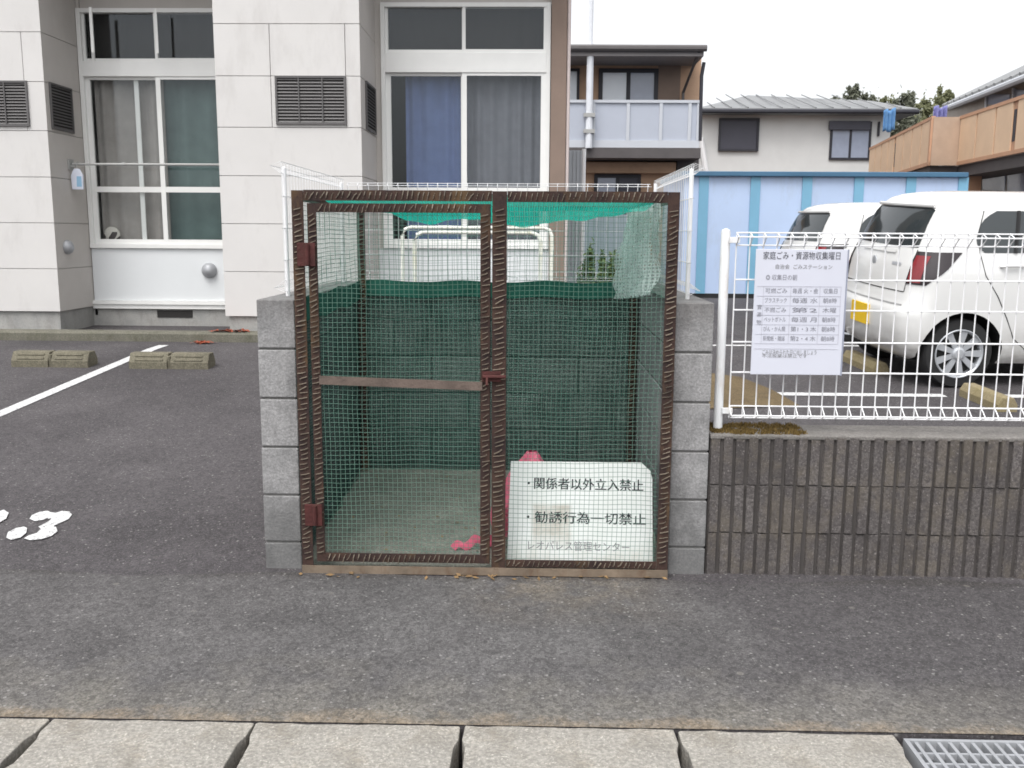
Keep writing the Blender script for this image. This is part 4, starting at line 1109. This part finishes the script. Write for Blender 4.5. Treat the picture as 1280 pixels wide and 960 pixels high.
# laundry and sheet on the balcony
M['purple'] = simple('purple_cloth', (.24,.24,.5), .9, .3, 30); M['blue_sheet'] = simple('blue_sheet', (.14,.32,.6), .7, .3, 8)
a_, b_ = at(1172, 139, 22.6), at(1184, 136, 22.4)
def cloth(name, pa, pb, z0, z1, mat, label, cat, group=None):
    d = pb-pa
    mb = MB().grid(lambda u, v: (pa.x+d.x*u, pa.y+d.y*u+.05*math.sin(u*19), z0+(z1-z0)*v+.03*math.sin(u*9)), 24, 6)
    o = obj(name, mb, mat, loc=((pa.x+pb.x)/2, (pa.y+pb.y)/2, z0), smooth=True, fix=False)
    s_ = o.modifiers.new('thickness', 'SOLIDIFY'); s_.thickness = .02
    return tag(o, label, cat, group)
cloth('hanging_cloth', at(1168, 140, 22.4), at(1184, 140, 22.4), 4.0, 4.33, M['purple'], 'bluish purple cloth draped at the corner of the tan balcony', 'cloth')
cloth('hanging_sheet', at(1105, 150, 27), at(1119, 150, 26.6), Z(1110, 165, 27), Z(1110, 138, 27), M['blue_sheet'], 'blue plastic sheet hung at the far end of the tan balcony', 'sheet')

# ------------------------------------------------------------------ blue shed
YS = 15.0
M['shed_panel'] = simple('pale_blue_panel', (.5,.62,.84), .45, .1, 1.2, dirt=((.36,.42,.5), .5))
M['shed_post'] = simple('blue_post', (.2,.43,.6), .45, .1, 3)
M['shed_cap'] = simple('dark_blue_cap', (.07,.17,.28), .45, .2, 2)
sh = empty('blue_shed', (5, 16, gz(15)), 'long low pale blue storage shed with darker blue upright strips', 'shed')
sx0_, sx1_ = X(853, 300, YS), X(1200, 250, YS); szt = Z(1000, 221, YS); szb = gz(YS)-.05
mb = MB()
pitch = (X(1005, 300, YS)-X(941, 300, YS)); xc = X(941, 300, YS); cs = []
while xc > sx0_ + pitch: xc -= pitch
while xc < sx1_+.2: cs.append(xc); xc += pitch
mb.box(sx0_, sx1_, YS, YS+2.4, szb+.12, szt); obj('wall', mb, M['shed_panel'], sh)
for c in cs:
    mb = MB(); mb.box(c-.075, c+.075, YS-.025, YS-.001, szb+.12, szt-.001); obj('upright', mb, M['shed_post'], sh)
mb = MB(); mb.box(sx0_-.05, sx1_+.07, YS-.08, YS+2.5, szt, szt+.075); obj('roof', mb, M['shed_cap'], sh, bevel=.01)
mb = MB(); mb.box(sx0_, sx1_, YS-.01, YS+2.4, szb, szb+.12); obj('base', mb, M['black'], sh)

# grey screen and hedge seen between the building and the shed
M['screen'] = simple('grey_screen', (.4,.42,.45), .5, .1, 3)
sc_ = empty('grey_screen', (X(735, 250, 12.8), 12.8, gz(12.8)), 'grey corrugated screen beside the brown corner of the apartment building', 'screen')
mb = MB(); xa, xb = X(709, 250, 12.8), X(727, 250, 12.8); mb.box(xa, xb, 12.8, 12.86, .3, Z(718, 188, 12.8))
x_ = xa+.02
while x_ < xb-.02: mb.box(x_, x_+.02, 12.785, 12.7995, .3, Z(718, 188, 12.8)-.01); x_ += .05
obj('sheet', mb, M['screen'], sc_)
mb = MB(); mb.tube([(xb+.02, 12.8, .3), (xb+.02, 12.8, Z(718, 186, 12.8))], .03, 8); obj('post', mb, M['white_wire'], sc_)
lw = tag(obj('low_wall', MB().box(X(709, 300, 13.2), X(800, 300, 13.2), 13.2, 13.35, .3, Z(750, 268, 13.2)), simple('bluish_board', (.36,.43,.48), .6, .1, 3), loc=(X(750, 300, 13.2), 13.2, .3)), 'grey blue boundary board seen through the cage behind the clipped hedge', 'boundary wall')
def leaf_cloud(mb, c, rx, ry, rz, n, s, seed, clumps=14):
    rnd = random.Random(seed); cs_ = []
    for _ in range(clumps):
        a = rnd.uniform(0, 6.28); e = rnd.uniform(-1, 1); q = rnd.uniform(.35, .95); r = math.sqrt(1-e*e)
        cs_.append((Vector((math.cos(a)*r*rx*q, math.sin(a)*r*ry*q, e*rz*q)), rnd.uniform(.25, .5)))
    for _ in range(n):
        k, sp = rnd.choice(cs_)
        p = Vector(c)+k+Vector((rnd.gauss(0, rx*sp*.45), rnd.gauss(0, ry*sp*.45), rnd.gauss(0, rz*sp*.45)))
        u = Vector((rnd.gauss(0,1), rnd.gauss(0,1), rnd.gauss(0,1))).normalized(); v = u.orthogonal().normalized()
        ss = s*rnd.uniform(.6, 1.3)
        mb.quad(p-u*ss, p+v*ss*.55, p+u*ss, p-v*ss*.55)
M['leaf'] = simple('hedge_leaf', (.1,.16,.04), .7, .4, 8, isl=.4)
hd = empty('hedge', (X(760, 330, 10.5), 10.5, gz(10.5)), 'small green hedge seen through the cage mesh beside the building corner', 'hedge')
mb = MB(); hxa, hxb = X(728, 330, 10.5), X(793, 330, 10.5); hzt = Z(760, 318, 10.5)
for i in range(4): leaf_cloud(mb, (hxa+(hxb-hxa)*(i+.5)/4, 10.5, (hzt+gz(10.5))/2), .1, .2, (hzt-gz(10.5))*.5, 4200, .024, i)
obj('leaves', mb, M['leaf'], hd, fix=False)
mb = MB()
for i in range(4): x_ = hxa+(hxb-hxa)*(i+.5)/4; mb.tube([(x_, 10.5, gz(10.5)-.05), (x_+.03, 10.48, hzt-.2)], .018, 6)
obj('stem', mb, simple('stem_bark', (.1,.07,.05), .9), hd)

# ------------------------------------------------------------------ trees
def leafy(name, a, b):
    t = NT(name); k = t.mix(t.ramp(t.island(), 0, 1), a, b)
    d = t.n('ShaderNodeBsdfDiffuse'); t.l(k, d.inputs[0]); tr = t.n('ShaderNodeBsdfTranslucent'); t.l(k, tr.inputs[0])
    m_ = t.n('ShaderNodeMixShader'); m_.inputs[0].default_value = .6; t.l(d.outputs[0], m_.inputs[1]); t.l(tr.outputs[0], m_.inputs[2]); return t.done(m_)
M['tree_leaf'] = leafy('tree_leaf', (.22,.235,.185), (.32,.33,.26)); M['tree_leaf2'] = leafy('tree_leaf_olive', (.25,.265,.16), (.36,.365,.23))  # leaf colours paled to imitate haze over the distant trees
M['bark'] = simple('bark', (.09,.07,.055), .9, .3, 6, bump=.3)
def tree(px, pyt, pyb, wpx, Y, label, mat, seed):
    pyt += 11
    c = at(px, (pyt+pyb)/2, Y); top = Z(px, pyt, Y); rx = wpx/2/F*Y; h0 = .5
    rz = min((top-2.2)/2*.8, rx*2.3)
    t_ = empty('tree', (c.x, Y, h0), label, 'tree', 'trees beyond the houses')
    mb = MB(); leaf_cloud(mb, (c.x, Y, top-rz), rx, rx, rz, 2600, .115, seed, 30)
    rnd = random.Random(seed+5)
    for _ in range(7):
        b_ = (c.x+rnd.uniform(-.8,.8)*rx, Y+rnd.uniform(-.5,.5)*rx, top-rz*rnd.uniform(.0,.5)); leaf_cloud(mb, b_, rx*.3, rx*.3, rz*.22, 330, .1, rnd.randint(0,999), 6)
    obj('crown', mb, M[mat], t_, fix=False)
    mb = MB(); mb.tube([(c.x, Y, h0-.1), (c.x+.1, Y, top*.5), (c.x-.05, Y, top-rz*.4)], .22, 8, r2=.06)
    for k in range(6):
        a = k*1.05; z_ = top*.35+k*rz*.22; mb.tube([(c.x, Y, z_), (c.x+math.cos(a)*rx*.4, Y+math.sin(a)*rx*.4, z_+rz*.35), (c.x+math.cos(a)*rx*.7, Y+math.sin(a)*rx*.7, z_+rz*.6)], .09, 6, r2=.03)
    obj('trunk', mb, M['bark'], t_)
tree(1043, 112, 160, 15, 44, 'thin small dark tree top peeking over the grey house roof beside the ridge', 'tree_leaf', 1)
tree(1078, 105, 160, 40, 44, 'grey green tree above the grey house roof over its barred window', 'tree_leaf', 2)
tree(1110, 116, 160, 24, 46, 'narrow low tree top between two larger trees beyond the grey house', 'tree_leaf2', 3)
tree(1130, 107, 160, 30, 45, 'upright dark green tree above the blue sheet on the tan balcony', 'tree_leaf', 4)
tree(1158, 115, 160, 44, 47, 'broad olive tree above the purple cloth on the tan balcony', 'tree_leaf2', 5)
tree(1188, 104, 160, 34, 48, 'tallest olive green tree against the end of the grey tiled roof', 'tree_leaf2', 6)

# ------------------------------------------------------------------ cars
def car_paint():
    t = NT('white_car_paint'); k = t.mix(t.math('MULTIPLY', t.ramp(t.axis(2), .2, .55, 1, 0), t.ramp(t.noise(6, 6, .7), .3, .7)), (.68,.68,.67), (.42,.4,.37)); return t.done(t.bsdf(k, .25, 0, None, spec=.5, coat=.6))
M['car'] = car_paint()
M['car_glass'] = simple('car_glass', (.035,.042,.045), .06, .1, 3, spec=.7)
M['tail_red'] = simple('tail_red', (.22,.016,.022), .15, .2, 20, spec=.6)
M['tail_dark'] = simple('tail_smoked', (.03,.022,.025), .12, .2, 20, spec=.6)
M['rim'] = simple('rim_silver', (.52,.54,.57), .35, .1, 10, metal=.4)
M['tyre'] = simple('tyre_rubber', (.025,.025,.026), .85, .2, 20, bump=.3)
M['plate'] = simple('yellow_plate', (.8,.52,.02), .5, .1, 20)
M['seam'] = simple('panel_seam', (.03,.03,.03), .7, .1)
SL = [(.19,.16,3.26,.66,.16),(.24,.08,3.33,.70,.16),(.32,.025,3.375,.725,.17),(.45,.0,3.395,.737,.18),(.58,.0,3.395,.7375,.18),(.64,.03,3.39,.7375,.18),(.75,.055,3.36,.736,.18),(.84,.065,3.30,.732,.17),(.90,.075,3.16,.725,.17),(.945,.085,2.92,.715,.17),(.975,.095,2.66,.708,.17),
      (1.05,.12,2.54,.69,.16),(1.15,.16,2.38,.668,.15),(1.25,.20,2.22,.645,.15),(1.34,.245,2.06,.622,.15),(1.40,.285,1.95,.598,.16),(1.44,.325,1.86,.565,.18),(1.47,.39,1.74,.5,.22),(1.49,.5,1.58,.4,.24),(1.50,.68,1.38,.24,.2)]
def sl(z):
    z = min(max(z, SL[0][0]), SL[-1][0])
    for a, b in zip(SL, SL[1:]):
        if z <= b[0]:
            t_ = (z-a[0])/(b[0]-a[0]); return [a[i]+(b[i]-a[i])*t_ for i in range(1, 5)]
def outline(z, nc=8):
    """horizontal section as a closed loop, starting at the rear centre and running round by the -y flank"""
    xr, xf, hw, r = sl(z); pts = []
    def bow(x, y):
        k = (y/hw)**2; u = (x-xr)/(xf-xr)
        return (x + k*.07*max(0, 1-u*3) - k*.28*max(0, (u-.7)/.3), y)
    N = 10
    for i in range(N): pts.append((xr, -(hw-r)*i/N))
    for i in range(nc+1): a = math.pi/2*i/nc; pts.append((xr+r-r*math.cos(a), -(hw-r)-r*math.sin(a)))
    M_ = 24
    rf_ = min(r*1.6, .26, (hw*.9)); 
    for i in range(1, M_): pts.append((xr+r+(xf-rf_-xr-r)*i/M_, -hw))
    for i in range(nc+1): a = math.pi/2*i/nc; pts.append((xf-rf_+rf_*math.sin(a), -(hw-rf_)-rf_*math.cos(a)))
    for i in range(1, N+1): pts.append((xf, -(hw-rf_)*(1-i/N)))
    half = [bow(*p) for p in pts]
    full = half + [(x, -y) for x, y in half[-2:0:-1]]
    return half, full
def walk(z, s):
    """point and outward normal at arc length s from the rear centre (s > 0 towards the -y flank)"""
    half, _ = outline(z); sg_ = 1 if s >= 0 else -1; s = abs(s); d = 0
    for a, b in zip(half, half[1:]):
        L = math.hypot(b[0]-a[0], b[1]-a[1])
        if d+L >= s:
            t_ = (s-d)/L; x, y = a[0]+(b[0]-a[0])*t_, a[1]+(b[1]-a[1])*t_
            tx, ty = (b[0]-a[0])/L, (b[1]-a[1])/L
            nx, ny = ty, -tx
            return Vector((x, y*sg_, z)), Vector((nx, ny*sg_, 0))
        d += L
def s_of_x(z, x):
    half, _ = outline(z); d = 0
    for a, b in zip(half, half[1:]):
        L = math.hypot(b[0]-a[0], b[1]-a[1])
        if d > .4 and b[0] >= x > a[0]-1e-9: return d + L*(x-a[0])/max(b[0]-a[0], 1e-6)
        d += L
    return d
def skin(fn, nu, nv, off):
    """closed thin plate lying on the body surface; fn(u, v) -> (s, z)"""
    mb = MB()
    def q(u, v, o): s, z = fn(u, v); p, n_ = walk(z, s); return p+n_*o
    mb.grid(lambda u, v: q(u, v, off), nu, nv)
    return mb
def make_car(label):
    root = empty('parked_car', (0,0,0), label, 'car', 'white cars parked in the car park', local=True)
    mb = MB(); zs = []
    for a, b in zip(SL, SL[1:]):
        k = 3 if b[0]-a[0] > .05 else 2
        zs += [a[0]+(b[0]-a[0])*i/k for i in range(k)]
    zs.append(SL[-1][0]); n_ = None
    for z in zs:
        _, full = outline(z); n_ = len(full); mb.v += [(x, y, z) for x, y in full]
    for i in range(len(zs)-1):
        for k in range(n_): mb.f.append((i*n_+k, i*n_+(k+1) % n_, (i+1)*n_+(k+1) % n_, (i+1)*n_+k))
    mb.f.append(tuple(range(n_-1, -1, -1))); mb.f.append(tuple((len(zs)-1)*n_+k for k in range(n_)))
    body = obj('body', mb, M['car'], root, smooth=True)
    body.data.materials.append(M['black'])
    cut = MB()
    for xw in (.505, 3.01-.0):
        for y0, y1 in ((-.9, -.5), (.5, .9)): cut.lathe((xw, y0, .272), (0,1,0), [(.325, 0), (.325, y1-y0)], 40)
    
    co = obj('wheel_arch_cutter', cut, M['black'], root)
    md = body.modifiers.new('arches', 'BOOLEAN'); md.object = co; md.operation = 'DIFFERENCE'; md.solver = 'EXACT'; md.use_self = True; md.material_mode = 'TRANSFER'
    bpy.context.view_layer.update(); dg = bpy.context.evaluated_depsgraph_get()
    me = bpy.data.meshes.new_from_object(body.evaluated_get(dg)); body.modifiers.clear(); body.data = me
    bpy.data.objects.remove(co)
    me.set_sharp_from_angle(angle=R(38))
    def add(name, mb_, mat, parent=body, smooth=True, fix=True): return obj(name, mb_, M[mat] if isinstance(mat, str) else mat, parent, smooth=smooth, fix=fix)
    ORG[body.name] = Vector((0,0,0))
    # glazing
    def rear_win(u, v):
        half = .55-.05*v; e = 1-.10*(abs(2*u-1)**6)
        return ((2*u-1)*half, 1.075+.315*v*e)
    rw = add('rear_window', skin(rear_win, 24, 10, .004), 'car_glass', root)
    for sg_ in (1, -1):
        def sidew(u, v):
            z = 1.05+.31*v
            xa = .52+.10*v+.10*abs(2*v-1)**3 ; xb = 2.52-1.45*(z-.985)-.10
            x = xa+(xb-xa)*u
            return (sg_*s_of_x(z, x), z)
        sw = add('side_window', skin(sidew, 40, 10, .004), 'car_glass', root)
        for xp in (.86, 1.50):
            mb_ = MB()
            pts = [walk(1.05+.31*i/6, sg_*s_of_x(1.05+.31*i/6, xp+.03*i/6)) for i in range(7)]
            mb_.tube([p+n2*.005 for p, n2 in pts], .016 if xp < 1 else .024, 6)
            add('window_pillar', mb_, 'black', sw)
        # tail lamp wraps round the corner
        def lampd(u, v): z = .80+.25*v; s0 = .56-.0*v; s1 = .80+.10*v-.16*max(0, .45-v); return (sg_*(s0+(s1-s0)*u), z)
        tl = add('tail_lamp', skin(lampd, 14, 8, .006), 'tail_dark', root)
        def lampr(u, v): z = .815+.205*v; return (sg_*(.575+.11*u), z)
        add('lamp_lens', skin(lampr, 8, 6, .010), 'tail_red', tl)
        # doors: seam lines and handle
        mb_ = MB(); pts = []
        for x, z in ((.62, 1.36), (.58, 1.22), (.585, 1.05), (.63, .88), (.74, .72), (.83, .55), (.90, .40), (1.02, .30)):
            p, n2 = walk(z, sg_*s_of_x(z, x)); pts.append(p+n2*.0015)
        mb_.tube(pts, .004, 5)
        for x in (1.50,):
            pts = []
            for z in (1.34, 1.1, .9, .6, .32):
                p, n2 = walk(z, sg_*s_of_x(z, x+.02)); pts.append(p+n2*.0015)
            mb_.tube(pts, .004, 5)
        pts = []
        for x in (1.02, 1.5, 2.0, 2.45): p, n2 = walk(.29, sg_*s_of_x(.29, x)); pts.append(p+n2*.0015)
        mb_.tube(pts, .004, 5)
        add('door_seam', mb_, 'seam', root)
        for xh in (.83, 1.72):
            p, n2 = walk(.95, sg_*s_of_x(.95, xh)); mb_ = MB()
            mb_.tube([p+Vector((-.09,0,0))+n2*.004, p+Vector((-.07,0,.004))+n2*.028, p+Vector((.07,0,.006))+n2*.028, p+Vector((.09,0,.004))+n2*.004], .013, 8)
            add('door_handle', mb_, 'car', root)
    # tailgate seam, emblem, garnish, bumper recess, plate
    mb_ = MB(); pts = []
    for s in [i*.05-.55 for i in range(23)]: p, n2 = walk(.735, s); pts.append(p+n2*.001)
    mb_.tube(pts, .004, 5)
    for sg_ in (1, -1):
        mb_.tube([walk(z, sg_*.555)[0]+walk(z, sg_*.555)[1]*.001 for z in (.735, .85, .98, 1.06)], .004, 5)
    add('tailgate_seam', mb_, 'seam', root)
    def garn(u, v): return (-.3+.6*u, 1.02+.03*v)
    add('garnish', skin(garn, 16, 2, .012), 'car', root)
    mb_ = MB(); p, n2 = walk(.94, 0); mb_.lathe(p, n2, [(.035, 0), (.035, .008), (.02, .011)], 18); add('emblem', mb_, 'rim', root)
    def badge(u, v): return (.3+.13*u, 0.93+.022*v)
    add('badge', skin(badge, 4, 1, .005), 'rim', root)
    mb_ = MB(); mb_.box(-.012, .005, -.165, .165, .42, .585); pt = add('licence_plate', mb_, 'plate', root, False)
    def strip_(u, v): return (-.58+1.16*u, .63+.012*v)
    add('bumper_crease', skin(strip_, 20, 1, .003), simple('crease_grey', (.3,.3,.3), .6), root)
    mb_ = MB(); pts = []
    for s in [i*.06-.48 for i in range(17)]: p, n2 = walk(1.385, s); pts.append(p+n2*.016+Vector((0,0,.006)))
    mb_.tube(pts, .017, 8); add('roof_spoiler', mb_, 'car', root)
    # lower sill shadow gap, front lamps and mirrors (out of view but part of the car)
    for sg_ in (1, -1):
        p, n2 = walk(1.0, sg_*s_of_x(1.0, 2.3)); mb_ = MB(); mb_.lathe(p+n2*.10, (1,0,0), [(.02,-.06), (.07,-.05), (.085,0), (.06,.05), (.01,.07)], 14); add('mirror', mb_, 'car', root)
        def hl(u, v): z = .68+.16*v; half, _ = outline(z); tot = sum(math.hypot(b[0]-a[0], b[1]-a[1]) for a, b in zip(half, half[1:])); return (sg_*(tot-.72+.34*u), z)
        add('headlight', skin(hl, 8, 4, .006), 'glass_grey', root)
    # wheels
    for xw in (.505, 3.01):
        for sg_ in (-1, 1):
            c = Vector((xw, sg_*.60, .272)); ax = Vector((0, sg_, 0))
            wh = MB(); wh.lathe(c, ax, [(.17,-.07), (.255,-.07), (.27,-.05), (.272,0), (.27,.08), (.258,.10), (.195,.105), (.188,.085), (.18,-.0)], 40)
            wo = add('wheel', wh, 'tyre', root, True)
            wo.data.set_sharp_from_angle(angle=R(40))
            rm = MB(); rm.lathe(c, ax, [(.189,.04), (.192,.104), (.186,.108), (.172,.09), (.17,.04)], 40)
            nsp = 9
            for k in range(nsp):
                a = 2*math.pi*k/nsp; dv = Vector((math.cos(a), 0, math.sin(a))); tv = Vector((-math.sin(a), 0, math.cos(a)))
                p0_, p1_ = c+dv*.03+ax*.092, c+dv*.178+ax*.096; wa, wb = .017, .026
                vs = [p0_-tv*wa, p0_+tv*wa, p1_+tv*wb, p1_-tv*wb]; rm.add(vs+[v-ax*.02 for v in vs], [(0,1,2,3),(7,6,5,4),(0,4,5,1),(1,5,6,2),(2,6,7,3),(3,7,4,0)])
            rm.lathe(c, ax, [(.05,.06), (.05,.1), (.035,.108), (.001,.11)], 20)
            add('rim', rm, 'rim', wo, False)
            dk = MB(); dk.lathe(c, ax, [(.168,.05), (.168,.055), (.001,.056)], 24); add('brake_shield', dk, 'seam', wo, False)
    return root
car = make_car('white hatchback parked nearer the fence, its rear wheel and yellow plate seen through the bars')
tilt = math.atan((.286)/(8.6-3.66))
def put(c, x, y, yaw, ty=None):
    c.rotation_euler = (tilt if ty is None else ty, 0, R(yaw)); c.location = (x, y, gz(y)+.002)
put(car, 2.745, 7.92, 4)
car2 = copy_tree(car); car2['label'] = 'second white hatchback mostly hidden behind the nearer white car'
put(car2, 2.70, 10.2, 4, .016); car2.scale = (.945,)*3

# ------------------------------------------------------------------ litter and leaves
random.seed(5)
M['dead_leaf'] = simple('dead_leaf', (.32,.2,.09), .8, .4, 20, isl=.4)
M['red_leaf'] = simple('red_leaf', (.42,.1,.05), .8, .4, 20, isl=.4)
def leaves(mb, fnp, n, s):
    for _ in range(n):
        p = Vector(fnp()); a = random.uniform(0, 6.28); u = Vector((math.cos(a), math.sin(a), random.uniform(-.2,.4))); v = Vector((-math.sin(a), math.cos(a), random.uniform(-.2,.4))); q = s*random.uniform(.6,1.3)
        p.z += q*.25
        mb.quad(p-u*q, p+v*q*.5, p+u*q, p-v*q*.5)
mb = MB()
def pf():
    x = random.choice([random.uniform(-.3,-.12), random.uniform(-.4,.5), random.uniform(-.95,.56)]); y = 3.585+random.gauss(0,.02); return (x, min(y, 3.608), .006)
leaves(mb, pf, 26, .016)
tag(obj('dead_leaves', mb, M['dead_leaf'], fix=False), 'brown dead leaves blown along the rusty sill of the cage', 'leaves', kind='stuff')
mb = MB()
leaves(mb, lambda: (random.uniform(-.85, .0), 3.75+1.2*random.random()**1.5, .03+.052*.6), 45, .012)
for v_ in range(len(mb.v)):
    x_, y_, z_ = mb.v[v_]; mb.v[v_] = (x_, y_, z_-.03-.052*.6+.024+(y_-3.664)*.0517)
tag(obj('leaf_litter', mb, M['dead_leaf'], fix=False), 'dry leaf scraps scattered on the concrete bed inside the cage', 'leaves', kind='stuff')
mb = MB()
def pr():
    g_ = gnd(random.uniform(235, 318), random.uniform(419, 424)); return (g_.x, min(g_.y, 9.2) if random.random() < .4 else 9.23, gz(9.2)+(.07 if random.random() < .6 else .02))
leaves(mb, lambda: (lambda g_: (g_.x, 9.23+random.uniform(-.05,.05), gz(9.2)+.102))(gnd(random.uniform(270, 318), 424)), 70, .035)
leaves(mb, lambda: (lambda g_: (g_.x, 9.06+random.uniform(-.06,.06), gz(9.05)+.005))(gnd(random.gauss(256, 7), 428)), 40, .035)
tag(obj('red_leaves', mb, M['red_leaf'], fix=False), 'reddish fallen leaves gathered on the kerb beside the block enclosure', 'leaves', kind='stuff')
mb = MB()
for _ in range(46):
    px = random.uniform(10, 330); g_ = gnd(px, 425); tuft(mb, (g_.x, 9.31+random.uniform(0,.05), gz(9.3)), .03, .07, 12, .004)
tag(obj('weeds', mb, M['grass'], fix=False), 'short weeds growing between the kerb and the building foundation', 'weeds', kind='stuff')
